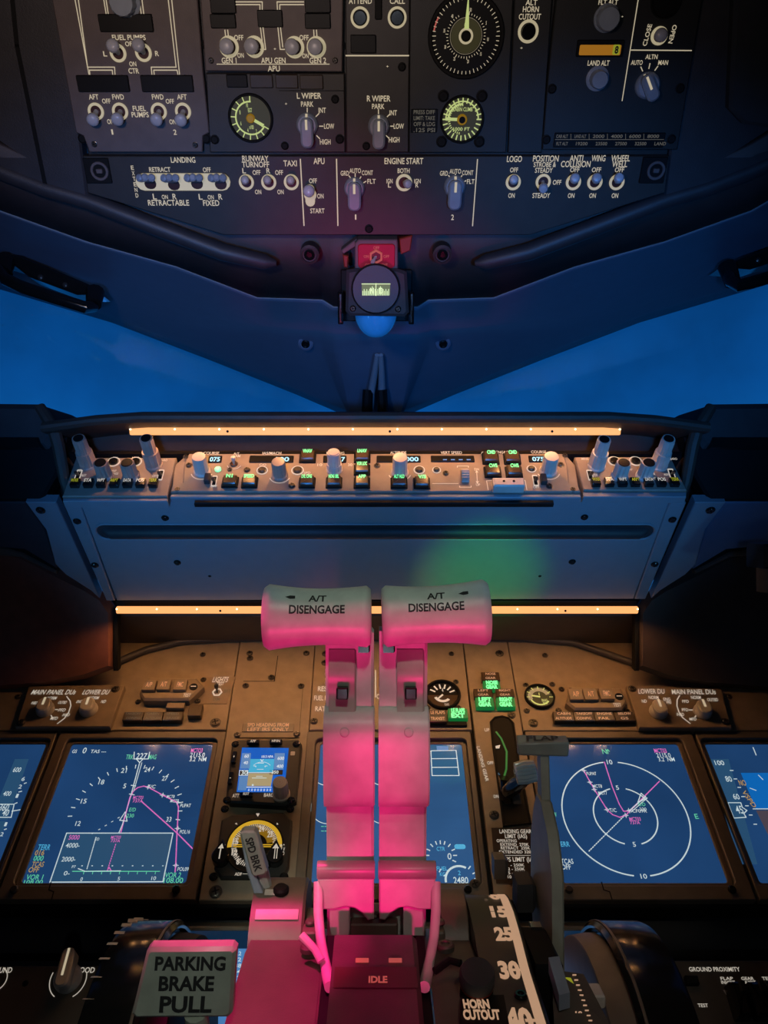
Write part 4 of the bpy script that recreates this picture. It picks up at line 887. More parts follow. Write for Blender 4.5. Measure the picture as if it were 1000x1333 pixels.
def autopilot(label, cc, outline, btns, test, tt, px):
    u = Unit('autoflight_warning_unit', label, 'warning unit', MP, *px, .012, 'autoflight warning units', cc)
    mb = MB(); mb.prism(u.poly(outline), -.012, 0, 'unit_brown', .0025); u.part('housing', mb)
    for (a, b), t in zip(btns, ('A/P', 'A/T', 'FMC')): u.annun(a - 28, b - 23, a + 28, b + 21, 'unit_brown', t, 'legend_warm', .005, 'push_light', 20)
    x, y = u.q(*test); mb = MB(); mb.lathe([(.0052, 0), (.0052, .001), (.0045, .0012)], 'black', (x, y, 0), n=20); mb.line([(x - .003, y), (x + .003, y)], .0012, LM, .0016); u.part('test_knob', mb)
    u.T('TEST', *tt, 13, 32, LM); u.done()
autopilot('brown eight sided unit of three push lights, above the left navigation display', M1, [(640, 203), (852, 206), (884, 242), (820, 302), (622, 302), (604, 272)], ((650, 250), (714, 248), (785, 249)), (840, 248), (812, 284), (222, 896))
autopilot('brown eight sided unit of three push lights, above the right navigation display', M4, [(192, 228), (402, 234), (428, 292), (408, 322), (214, 322), (178, 292)], ((216, 272), (276, 272), (341, 270)), (394, 272), (386, 306), (780, 908))

u = facep('instrument_face_plate', 'narrow brown instrument column left of the thrust levers, with a SPD HEADING placard', [(314.5, 826), (410.5, 826), (402, 951), (383, 1172), (259, 1172), (295, 951)], (345, 940), c=M2)
for a, b in ((193, 107), (452, 107), (292, 218), (175, 256), (428, 257), (137, 480), (408, 476), (195, 130), (38, 1196)): u.screw(a, b, .0036 if b < 1000 else .0055)
u.L([(165, 236), (306, 236), (322, 120)], 3, 'black'); u.L([(140, 494), (420, 494)], 4, 'black'); u.L([(436, 270), (420, 470)], 2, 'ann_brown')
u.annun(160, 426, 396, 467, 'unit_brown', 'SPD HEADING FROM|LEFT IRS ONLY', 'legend_warm', .001, 'placard', 15)
u.done()
u = Unit('standby_flight_display', 'small standby flight display with a blue horizon screen and one knob', 'flight instrument', MP, 343, 1003, .010, None, M2)
o = u.poly([(138, 498), (415, 498), (432, 520), (405, 775), (360, 800), (100, 785), (84, 765), (112, 520)]); mb = MB(); mb.prism(o, -.010, 0, 'panel_black', .002); u.part('housing', mb)
mb = MB(); mb.prism(u.poly([(158, 538), (372, 540), (350, 742), (134, 740)]), 0, .0008, 'screen_isfd', .0003); s_ = u.part('screen', mb)
mb = MB(); z = .0012
mb.flat(u.poly([(194, 592), (306, 592), (301, 654), (188, 654)]), z, 'sky_cyan'); mb.flat(u.poly([(188, 656), (301, 656), (290, 716), (181, 716)]), z, 'ground_tan')
mb.flat(u.poly([(160, 565), (200, 565), (194, 636), (150, 636)]), z, 'tape_blue'); mb.flat(u.poly([(308, 565), (354, 565), (348, 640), (303, 640)]), z, 'tape_blue'); mb.flat(u.poly([(148, 670), (186, 670), (178, 735), (140, 735)]), z, 'tape_blue')
mb.flat(u.poly([(150, 645), (186, 645), (184, 668), (147, 668)]), z, 'ink'); mb.flat(u.poly([(285, 642), (345, 642), (343, 664), (283, 664)]), z, 'ink')
for t, a, b, h, w_ in (('60', 180, 580, 14, 20), ('40', 176, 610, 14, 20), ('30', 170, 656, 18, 28), ('600', 336, 590, 14, 30), ('400', 332, 626, 14, 30), ('1013 HPA', 275, 582, 11, 54), ('350', 310, 653, 14, 30), ('M', 208, 712, 10, 8)): u.T(t, a, b, h, w_, 'sym_white', .0017, mb=mb, bold=.02)
for p in ([(212, 625), (222, 625), (222, 630)], [(274, 625), (264, 625), (264, 630)], [(188, 655), (301, 655)], [(230, 612), (258, 612)], [(228, 640), (256, 640)], [(224, 672), (252, 672)], [(205, 680), (270, 680)], [(244, 595), (250, 604), (256, 595)], [(148, 645), (186, 645), (184, 668), (146, 668), (148, 645)]): u.L(p, 3, 'sym_white', .0017, mb)
mb.arc(u.q(246, 650), u.len(206, 286, 600) * .62, 40, 140, .0005, 'sym_white', .0017)
u.L([(180, 722), (292, 722)], 4, 'sym_white', .0017, mb)
for a in range(190, 290, 14): u.T('0', a, 734, 10, 8, 'sym_white', .0017, mb=mb)
u.part('display_symbols', mb, s_)
for a0, b0, a1, b1, t in ((182, 509, 238, 526, 'APP'), (286, 507, 342, 526, 'HP/IN'), (150, 748, 208, 768, 'RST')): u.annun(a0, b0, a1, b1, 'black_gloss', t, LM, .004, 'push_button', 11)
for a0, b0, a1, b1, t in ((113, 562, 133, 614, '+'), (97, 656, 117, 710, '-')): u.annun(a0, b0, a1, b1, 'black_gloss', t, LM, .004, 'push_button', 16)
u.T('ATT', 130, 758, 16, 30, LM); u.T('BARO', 281, 755, 16, 44, LM)
u.round_knob(338, 752, 344, 672, .0088, .024, 'knob_brown', flute=(16, .1))
mb = MB(); x, y = u.q(338, 752); 
for r_ in (.0062, .0042, .0022): mb.arc((x, y), r_, 0, 360, .0005, 'knob_grey', .0243)
u.part('knob_rings', mb)
mb = MB(); mb.flat(u.box(380, 556, 400, 574), .0006, 'knob_grey'); u.part('light_sensor', mb)
for a, b in ((128, 522), (406, 522), (90, 778), (382, 778)): u.screw(a, b, .0036, m='black_gloss')
u.done()
u = Unit('radio_magnetic_indicator', 'black octagonal radio compass with amber lit ring behind the SPD BRK lever', 'flight instrument', MP, 331, 1098, .006, None, M2)
o = u.poly([(110, 840), (345, 830), (388, 868), (372, 1080), (350, 1130), (60, 1130), (30, 1085), (64, 866)]); mb = MB(); mb.prism(o, -.006, 0, 'panel_black', .002); u.part('housing', mb)
x, y = u.q(216, 985); r = u.len(86, 346, 985) / 2
mb = MB(); mb.frame(ngon(r * 1.02, 48, x, y), ngon(r * .96, 48, x, y), -.001, .0015, 'black', .0006); mb.flat(ngon(r * .97, 48, x, y), .0006, 'ann_black'); dial = u.part('dial', mb)
mb = MB(); mb.arc((x, y), r * .88, -5, 185, r * .16, 'gauge_amber', .0009); mb.arc((x, y), r * .6, 10, 170, r * .34, 'amber_glow', .0009)
mb.ticks((x, y), r * .68, r * .80, range(0, 360, 5), r * .025, 'legend_white', .0012); mb.ticks((x, y), r * .64, r * .80, range(0, 360, 10), r * .03, 'legend_white', .0012)
for t, a, b in (('24', 248, 910), ('21', 185, 912), ('30', 330, 995), ('27', 287, 936), ('15', 130, 968), ('12', 125, 1018), ('6', 140, 1060), ('N', 275, 1060)): u.T(t, a, b, 26, 13 * len(t), 'legend_white', .0014, mb=mb, bold=.03)
for p in ([(120, 984), (300, 984)], [(120, 993), (300, 993)], [(300, 978), (312, 988), (300, 999)]): u.L(p, 5, 'gauge_amber', .0016, mb)
for p in ([(222, 840), (231, 856), (240, 840)], [(318, 882), (325, 890), (316, 892)], [(126, 888), (134, 882), (138, 892)], [(346, 978), (354, 984), (344, 988)], [(74, 978), (84, 984), (74, 990)]): mb.add([(*u.q(*q_), .0012) for q_ in p], [[0, 1, 2]], 'legend_white')
for t, a, b in (('V', 350, 1003), ('O', 347, 1022), ('R', 342, 1042)): u.T(t, a, b, 16, 9, 'legend_white', .0012, mb=mb)
u.T('ADF', 142, 1117, 14, 32, 'legend_white', .0012, mb=mb); u.L([(162, 1116), (186, 1116)], 2, 'legend_white', .0012, mb)
u.part('dial_marks', mb, dial)
for a, b, hollow in ((62, 1050, 0), (310, 1050, 1)):
    x, y = u.q(a, b); R_ = .0088; hgt = R_ * 2.1
    o = [(x + R_ * math.cos(t), y + R_ * math.sin(t)) for t in [math.radians(d) for d in range(150, 391, 12)]] + [(x, y + hgt)]
    mb = MB(); mb.prism(o, 0, .010, 'black_gloss', .0012); k_ = u.part('pointer_knob', mb)
    k = MB(); k.line([(x, y - .004), (x, y + .009)], .0012 if not hollow else .0008, 'legend_white', .0104)
    if hollow: k.line([(x + .0024, y - .004), (x + .0024, y + .008)], .0008, 'legend_white', .0104)
    k.add([(x - .003, y + .007, .0104), (x + .003 + .001 * hollow, y + .007, .0104), (x + .0006, y + .0125, .0104)], [[0, 1, 2]], 'legend_white'); u.part('pointer_mark', k, k_)
for a, b in ((28, 1127), (350, 1127), (80, 818), (378, 818)): u.screw(a, b, .0036, m='black_gloss')
u.done()

u = facep('instrument_face_plate', 'brown upper instrument plate behind the thrust levers, with a flap gauge and flap lights', [(411.5, 826), (601.5, 826), (614.5, 950), (403, 950)], (500, 900), c=M3)
def flapg(k, c, r):
    k.flat([(c[0] - r * .9, c[1]), (c[0] - r * .82, c[1] - r * .3), (c[0] - r * .5, c[1] - r * .72), (c[0], c[1] - r * .88), (c[0] + r * .5, c[1] - r * .72), (c[0] + r * .82, c[1] - r * .3), (c[0] + r * .9, c[1])], .0009, 'ann_brown')
    k.ticks(c, r * .5, r * .78, [150, 125, 100, 75, 50, 25], r * .09, 'legend_white', .0012); k.arc(c, r * .45, 200, 320, r * .16, 'legend_white', .0012)
    k.txt('4', (c[0] + .02 * r, c[1] + r * .36), r * .3, 'legend_white', None, .0014); k.txt('FLAPS', (c[0] + r * .2, c[1] - r * .7), r * .16, 'legend_white', None, .0014); k.line([c, (c[0] - r * .3, c[1] - r * .3)], r * .1, 'legend_white', .0016)
gauge(u, 127, 300, 78, flapg, 'flap_position_gauge', 'ann_black', .005)
u.annun(64, 380, 144, 436, 'ann_brown', 'LE FLAPS|TRANSIT', 'legend_warm', .007); 
def greenlight(u, a0, b0, a1, b1, t, name='indicator_light', m='green_dim', tm='green_lit'):
    mb = MB(); mb.prism(u.box(a0, b0, a1, b1), 0, .007, m, .0008); o = u.part(name, mb); k = MB(); rows = t.split('|')
    for i, w_ in enumerate(rows): u.T(w_, (a0 + a1) / 2, b0 + (b1 - b0) * (i + .5) / len(rows), (b1 - b0) / len(rows) * .8, (a1 - a0) * .7, tm, .0075, mb=k, bold=.06)
    u.part('legend', k, o)
greenlight(u, 152, 374, 240, 420, 'LE FLAPS|EXT')
mb = MB(); mb.prism(u.box(64, 424, 238, 444), -.001, .003, 'black', .0005); u.part('light_bracket', mb)
for a, b in ((168, 110), (188, 238), (200, 356), (60, 356)): u.screw(a, b, .003)
u.c = cr(1, 0, 0)
for t, a, b, w_ in (('FUEL FLOW', 424, 909, 30), ('RATE', 419, 923, 17), ('RESET', 424, 897, 20), ('OFF', 495, 907, 9)): u.T(t, a, b, 6, w_, LM)
for b in (875, 887): u.round_knob(428, b + 3, 428, b, .0046, .010, 'knob_pale')
for a, b in ((409, 939), (423, 863), (424, 851)): u.screw(a, b, .004)
u.L([(489, 873), (489, 908)], 1.2, LM)
u.done()
u = facep('landing_gear_control_unit', 'brown instrument column with green gear lights, gear lever slot and limit speeds placard', [(602.5, 826), (658.5, 826), (680.5, 951), (722, 1172), (644, 1172), (617.5, 951)], (645, 950), c=M3, grp=None)
for a0, b0, a1, b1, t, g in ((303, 208, 386, 246, 'NOSE|GEAR', 0), (312, 248, 388, 287, 'NOSE|GEAR', 1), (268, 284, 354, 322, 'LEFT|GEAR', 0), (277, 324, 360, 368, 'LEFT|GEAR', 1), (368, 284, 452, 322, 'RIGHT|GEAR', 0), (372, 324, 456, 368, 'RIGHT|GEAR', 1)):
    if g: greenlight(u, a0, b0, a1, b1, t)
    else: u.annun(a0, b0, a1, b1, 'ann_brown', t, 'legend_warm', .007, 'indicator_light')
x0, y0 = u.q(345, 410); sl = u.poly([(352, 425), (370, 405), (400, 400), (428, 408), (446, 430), (470, 600), (522, 880), (412, 892), (385, 690), (362, 520)])
mb = MB(); mb.frame(inset(sl, -.0025), sl, -.001, .002, 'black', .0008); mb.flat(sl, .0005, 'black'); slot = u.part('lever_slot', mb)
mb = MB(); pts = [u.q(a, b) for a, b in ((372, 470), (395, 500), (420, 560), (418, 640), (400, 700))]
mb.add([(*u.q(*p), .002) for p in ((368, 535), (390, 530), (386, 546), (370, 546))], [[0, 1, 2, 3]], 'legend_white'); mb.line(pts, .0022, 'green_dim', .0016); mb.line([u.q(380, 660), u.q(400, 690)], .003, 'glow_blue', .0015); u.part('lit_guide', mb, slot)  # reflections in the slot, drawn as glowing strokes
for t, a, b, w_ in (('UP', 330, 458, 22), ('OFF', 345, 609, 28), ('DN', 372, 762, 22)): u.T(t, a, b, 14, w_, LM)
u.T('LANDING GEAR', 310, 612, 15, 160, LM, rot=-PI / 2 + .12)
mb = MB(); mb.flat(u.poly([(350, 905), (540, 905), (600, 1160), (372, 1160)]), .0004, 'ann_brown'); pc = u.part('limits_placard', mb)
mb = MB()
for t, a, b, h, w_ in (('LANDING GEAR', 460, 922, 18, 146), ('LIMIT (IAS)', 462, 944, 18, 100), ('OPERATING', 420, 965, 13, 92), ('EXTEND  270K', 456, 982, 13, 130), ('RETRACT  235K', 460, 998, 13, 134), ('EXTENDED 320K', 466, 1016, 13, 160), ('FLAPS LIMIT (IAS)', 468, 1050, 20, 180), ('1 - 250K', 462, 1076, 13, 78), ('2 - 250K', 464, 1094, 13, 78), ('5 - 250K', 466, 1112, 13, 78), ('10 - 210K', 466, 1130, 13, 82), ('15 - 200K', 500, 1150, 13, 82)): u.T(t, a, b, h, w_, LM, .0008, mb=mb)
u.L([(384, 1032), (560, 1032)], 2, LM, .0008, mb)
u.part('placard_text', mb, pc)
for a, b in ((442, 390), (388, 108), (363, 846), (275, 1163)): u.screw(a, b, .0045)
u.done()
u = facep('instrument_face_plate', 'brown upper instrument plate right of the gear lights, with a small pale brake gauge', [(659.5, 826), (1100, 826), (1110, 951), (681.5, 951)], (850, 905), c=M4)
def brake(k, c, r):
    k.arc(c, r * .66, 20, 200, r * .3, 'ring_dim', .001); k.arc(c, r * .66, 200, 330, r * .12, 'gauge_green', .001); k.ticks(c, r * .7, r * .95, range(0, 210, 30), r * .07, 'gauge_green', .0012)
    k.txt('BRAKE', (c[0] + r * .3, c[1] - r * .3), r * .22, 'gauge_green', None, .0014); k.txt('PRESS', (c[0] + r * .3, c[1] - r * .55), r * .2, 'gauge_green', None, .0014); k.line([c, (c[0] - r * .5, c[1] + r * .1)], r * .14, 'gauge_green', .0016); k.txt('4', (c[0], c[1] + r * .25), r * .3, 'gauge_green', None, .0014)
gauge(u, 70, 275, 58, brake, 'brake_pressure_gauge', 'gauge_glow', .005)
for a0, a1, t in ((124, 206, 'CABIN|ALTITUDE'), (207, 288, 'TAKEOFF|CONFIG'), (289, 370, 'ENGINE|FAIL'), (371, 452, 'BELOW|GS')): u.annun(a0, 346, a1, 384, 'ann_brown', t, 'legend_warm', .007)
for a, b in ((93, 104), (15, 226), (122, 222), (160, 242), (148, 328), (18, 330), (44, 380), (428, 332), (842, 272), (925, 205)): u.screw(a, b, .0032 if a != 44 else .005)
u.done()

# display units
def display(name, label, x0, x1, px, scr='screen_blue', c=None, sx=None):
    u = Unit(name, label, 'display', MP, px, 1056, 0, 'cockpit displays', c)
    of = MP.w(u.fr.O); t, b = MP.l(489, 952.5).y - of.y, MP.l(489, 1172).y - of.y; st, sb = 0 - of.y + .0005, -.170 - of.y
    xm = sx if sx is not None else (x0 + x1) / 2
    mb = MB(); mb.frame(rrect(x1 - x0 - .0012, t - b, .001, (x0 + x1) / 2 - of.x, (t + b) / 2), rrect(.182, st - sb + .010, .006, xm - of.x, (st + sb) / 2), -.008, .001, 'bezel', .0008, -.006); bz = u.part('bezel', mb)
    mb = MB(); mb.frame(rrect(.1815, st - sb + .0095, .006, xm - of.x, (st + sb) / 2), rrect(.1700, st - sb, .003, xm - of.x, (st + sb) / 2), -.0065, -.0035, 'bezel', .0008); u.part('inner_rim', mb)
    mb = MB(); mb.prism(rrect(.172, st - sb + .002, .003, xm - of.x, (st + sb) / 2), -.0078, -.005, scr, 0); u.scr = u.part('screen', mb)
    u.fr2 = u.fr; u.z = -.0044; u.sym = MB()
    for k in (.25, .62):
        mb = MB(); yb = b + .006; mb.line([(x0 + (x1 - x0) * k - of.x, b + .018), (x0 + (x1 - x0) * k - of.x + .0004, yb + .004), (x0 + (x1 - x0) * k - of.x + .006, yb + .002), (x0 + (x1 - x0) * k - of.x + .0065, b)], .0012, 'black', .0014)
        if k < .5: u.part('latch_slot', mb)
    for x in (x0 + .016, x1 - .022):
        mb = MB(); mb.lathe([(.0042, .001), (.0042, .003), (.003, .0045)], 'black_gloss' if x > (x0 + x1) / 2 else 'screw_steel', (x - of.x, b + .010, 0), n=14); u.part('screw', mb)
    return u
def fin(u): u.part('display_symbols', u.sym, u.scr)
class D2:
    pass
def dT(u, t, a, b, h, w, m='sym_white', rot=0, sh=0): u.T(t, a, b, h, w, m, u.z, rot, sh, u.sym, .008)
def dL(u, pts, w=3, m='sym_white'): u.L(pts, w, m, u.z, u.sym)

u = display('navigation_display', 'left large blue map screen with magenta route lines and a boxed vertical profile', -.384, -.181, 160, c=M1, sx=-.281)
u.sym.flat(u.poly([(285, 872), (748, 872), (704, 1083), (212, 1085)]), u.z - .0002, 'tape_grey')
for t in (('GS', 320, 517, 14, 20), ('0', 364, 513, 24, 16), ('TAS ---', 424, 517, 14, 68), ('TRK', 560, 541, 20, 32, 'sym_green'), ('227', 612, 537, 24, 46), ('MAG', 660, 541, 20, 32, 'sym_green'), ('MCTO3', 852, 513, 18, 50, 'sym_magenta'), ('2115.0', 855, 532, 18, 64), ('3.2  NM', 857, 551, 18, 72), ('TERR', 187, 933, 24, 54, 'sym_cyan'), ('016', 168, 957, 22, 40, 'sym_amber'), ('000', 163, 981, 22, 42, 'sym_green'), ('TCAS', 160, 1007, 22, 52, 'sym_amber'), ('OFF', 142, 1031, 22, 44, 'sym_amber'), ('VOR 1', 146, 1063, 22, 72, 'sym_green'), ('108.00', 140, 1084, 16, 82, 'sym_green'), ('VOR 2', 748, 1054, 22, 70, 'sym_green'), ('108.00', 750, 1077, 22, 84, 'sym_green'), ('5000', 318, 890, 20, 46, 'sym_magenta'), ('4000-', 312, 925, 20, 60), ('2000-', 294, 985, 20, 60), ('0-', 286, 1046, 18, 26), ('0', 350, 1072, 16, 10), ('5', 512, 1070, 16, 10), ('10', 664, 1068, 16, 20), ('5', 538, 667, 20, 12), ('24', 637, 596, 20, 24), ('21', 535, 600, 20, 24), ('18', 437, 650, 20, 24), ('15', 360, 733, 20, 24), ('12', 335, 830, 20, 22), ('27', 713, 634, 20, 24), ('33', 730, 812, 20, 22), ('T/C', 655, 670, 15, 34), ('E/D', 572, 770, 16, 28, 'sym_green'), ('MCT03', 597, 717, 13, 44, 'sym_magenta'), ('737A', 595, 732, 13, 44, 'sym_magenta'), ('230', 562, 796, 16, 32, 'sym_green'), ('PUPAT', 803, 752, 15, 46), ('POL16', 800, 866, 16, 44), ('POL09', 792, 1028, 16, 48), ('MCT8', 738, 713, 13, 34), ('MCT7', 755, 732, 13, 36), ('MCT03', 500, 890, 13, 42, 'sym_magenta'), ('737A', 498, 905, 13, 40, 'sym_magenta'), ('P7', 316, 1018, 12, 16), ('E/D', 418, 898, 12, 18)):
    dT(u, *t)
u.sym.line([u.q(*p) for p in ((285, 872), (748, 872), (704, 1083), (212, 1085))], .0011, 'sym_white', u.z, True)
dL(u, [(580, 520), (578, 550), (640, 550), (647, 520)], 4); dL(u, [(590, 551), (603, 566), (617, 551)], 4)
dL(u, [(603, 566), (570, 690), (528, 835), (512, 872)], 4); dL(u, [(613, 566), (600, 610), (577, 690)], 3)
dL(u, [(566, 664), (586, 667)], 4); dL(u, [(558, 702), (580, 706)], 4)
dL(u, [(540, 780), (548, 820), (516, 816), (540, 780)], 4)
dL(u, [(520, 872), (535, 815), (560, 720), (575, 690), (595, 674), (620, 668), (640, 672), (700, 705), (765, 738), (772, 760), (766, 860), (760, 1010), (757, 1040)], 5, 'sym_magenta'); dL(u, [(612, 735), (766, 872), (836, 942)], 5, 'sym_magenta')
c_ = u.q(540, 787); r1 = (Vector(u.q(575, 577)) - Vector(c_)).length
u.sym.ticks(c_, r1 * .93, r1, [a * 10 + 3 for a in range(-1, 19)], .0010, 'sym_white', u.z)
for p in ((640, 672), (703, 707), (768, 738), (768, 852), (760, 1012)):
    x, y = u.q(*p); u.sym.arc((x, y), .0014, 0, 360, .0006, 'sym_white', u.z, 12); u.sym.line([(x - .003, y), (x + .003, y)], .0006, 'sym_white', u.z); u.sym.line([(x, y - .003), (x, y + .003)], .0006, 'sym_white', u.z)
for i in range(5): x, y = u.q(515 - i * 28, 803 + i * 17); u.sym.line([(x, y), (x - .0016, y - .001)], .0008, 'sym_white', u.z)
for i in range(22):
    dL(u, [(413 - i * 1.85, 890 + i * 6.4), (412 - i * 1.85, 893 + i * 6.4)], 4)
    if i % 2: dL(u, [(500 - i * 1.6, 915 + i * 5), (499 - i * 1.6, 920 + i * 5)], 4, 'sym_magenta')
dL(u, [(310, 1038), (690, 1038)], 4, 'sym_green'); dL(u, [(335, 1026), (365, 1038)], 4); dL(u, [(360, 1038), (520, 1036)], 4); dL(u, [(462, 1034), (470, 1020), (478, 1034)], 4, 'sym_magenta')
for i in range(9): dL(u, [(360 + i * 39, 1040), (358 + i * 39, 1050)], 3, 'sym_green'); dL(u, [(350 + i * 44, 1014), (354 + i * 44, 1014)], 4)
fin(u)

u = display('navigation_display', 'right large blue map screen with two white range rings and magenta route lines', .181, .385, 815, c=M4, sx=.279)
for t in (('N', 337, 485, 20, 18, 'sym_green'), ('MCT03', 565, 482, 17, 50, 'sym_magenta'), ('2115.0', 578, 500, 17, 58), ('3.2  NM', 590, 517, 16, 66), ('W', 135, 742, 18, 14, 'sym_green'), ('E', 713, 749, 20, 14, 'sym_green'), ('TERR', 170, 862, 20, 50, 'sym_cyan'), ('TCAS', 185, 932, 20, 50), ('OFF', 181, 955, 20, 38), ('10', 358, 528, 18, 22), ('10', 498, 993, 19, 26), ('5', 390, 632, 17, 12), ('5', 459, 863, 19, 12), ('E/D', 490, 700, 14, 28, 'sym_green'), ('230', 495, 720, 13, 28, 'sym_white'), ('T/C', 372, 724, 15, 28), ('MCT03', 462, 760, 14, 46, 'sym_magenta'), ('737A', 462, 774, 14, 40, 'sym_magenta'), ('PUPAT', 284, 575, 13, 40), ('MCT8', 308, 626, 13, 38), ('MCT7', 330, 654, 13, 36), ('CF09R', 480, 727, 13, 60)): dT(u, *t)
c_ = (Vector(u.q(357, 528)) + Vector(u.q(497, 993))) / 2; R_ = (Vector(u.q(357, 528)) - Vector(u.q(497, 993))).length / 2; u.sym.arc
for rr, gp in ((R_, 7), (R_ / 2, 15)):
    u.sym.arc(tuple(c_), rr, 90 + gp, 270 - gp, .0014, 'sym_white', u.z, 60); u.sym.arc(tuple(c_), rr, -90 + gp, 90 - gp, .0014, 'sym_white', u.z, 60)
dL(u, [(349, 478), (352, 494)], 3, 'sym_green'); dL(u, [(344, 484), (350, 477), (358, 485)], 3, 'sym_green')
dL(u, [(337, 528), (370, 630), (398, 700), (415, 728), (440, 728)], 4, 'sym_magenta'); dL(u, [(253, 563), (280, 612), (300, 645), (348, 722), (370, 742), (400, 753), (424, 745), (440, 728), (562, 606)], 4, 'sym_magenta')
dL(u, [(438, 728), (505, 668)], 5); dL(u, [(446, 732), (512, 674)], 3)
dL(u, [(487, 655), (474, 692), (510, 676), (487, 655)], 4)
for i in range(20): a, b = 415 - i * 7.2, 750 + i * 7.2; dL(u, [(a, b), (a - 4, b + 4)], 4)
for p in ((253, 563), (278, 610), (296, 640), (348, 722), (424, 745), (438, 726)):
    x, y = u.q(*p); u.sym.arc((x, y), .0014, 0, 360, .0006, 'sym_white', u.z, 12); u.sym.line([(x - .003, y), (x + .003, y)], .0006, 'sym_white', u.z); u.sym.line([(x, y - .003), (x, y + .003)], .0006, 'sym_white', u.z)
fin(u)

u = display('engine_display', 'centre blue engine screen half hidden behind the thrust levers, with fuel dials at the bottom', -.0835, .1160, 500, 'screen_mid', M3, sx=.0187)
for k in (0, -235):
    dL(u, [(75 + k, 542), (190 + k, 540), (204 + k, 655), (80 + k, 655), (75 + k, 542)], 4, 'sym_white'); dL(u, [(76 + k, 578), (195 + k, 577)], 4); dL(u, [(78 + k, 618), (199 + k, 617)], 4)
    u.sym.flat(u.poly([(100 + k, 520), (154 + k, 520), (156 + k, 540), (102 + k, 540)]), u.z, 'tape_blue')
for i, a in enumerate(range(-60, 60, 40)): pass
x, y = u.q(122, 1020); u.sym.ticks((x, y), .013, .0165, [210, 180, 155, 130, 108, 90, 72, 50, 25, 0, -25], .0012, 'sym_white', u.z)
dT(u, 'CTR', 120, 990, 18, 38, 'sym_cyan'); dT(u, '0', 160, 1024, 28, 18); dT(u, 'FUEL', 126, 1080, 18, 50, 'sym_cyan'); dT(u, 'KG', 128, 1106, 16, 24, 'sym_cyan'); dT(u, '2', 205, 1100, 20, 12, 'sym_cyan'); dT(u, '2480', 212, 1134, 30, 68); dT(u, '1', 88, 1130, 26, 10)
x, y = u.q(208, 1132); u.sym.arc((x, y), .0148, 60, 190, .0022, 'sym_white', u.z); u.sym.ticks((x, y), .0155, .019, [50, 25, 5], .0012, 'sym_white', u.z)
x, y = u.q(90, 1140); u.sym.ticks((x, y), .012, .0155, [150, 120, 60, 30], .0012, 'sym_white', u.z)
x, y = u.q(208, 980); u.sym.flat(rrect(.012, .0055, .0024, x, y), u.z, 'sym_cyan')
u.c = cr(1, 0, 0)
for k, b in ((0, 1012), (0, 1060), (72, 1012), (72, 1060)):
    x, y = u.q(428 + k, b - 12); u.sym.arc((x, y), .020 * 1.0, 150, 320, .0009, 'sym_white', u.z); dT(u, '21.4', 440 + k, b - 24, 8, 20)
dT(u, 'N1', 470, 1036, 7, 10, 'sym_cyan'); dT(u, 'EGT', 470, 1090, 7, 14, 'sym_cyan'); dT(u, 'A', 424, 985, 7, 6, 'sym_cyan'); dT(u, '1', 425, 1018, 12, 4)
for b in (1072, 1078, 1122): dT(u, '--', 422, b, 5, 8, 'sym_green')
u.L([(426, 1085), (431, 1100)], 1, 'sym_dim', u.z, u.sym)
fin(u)

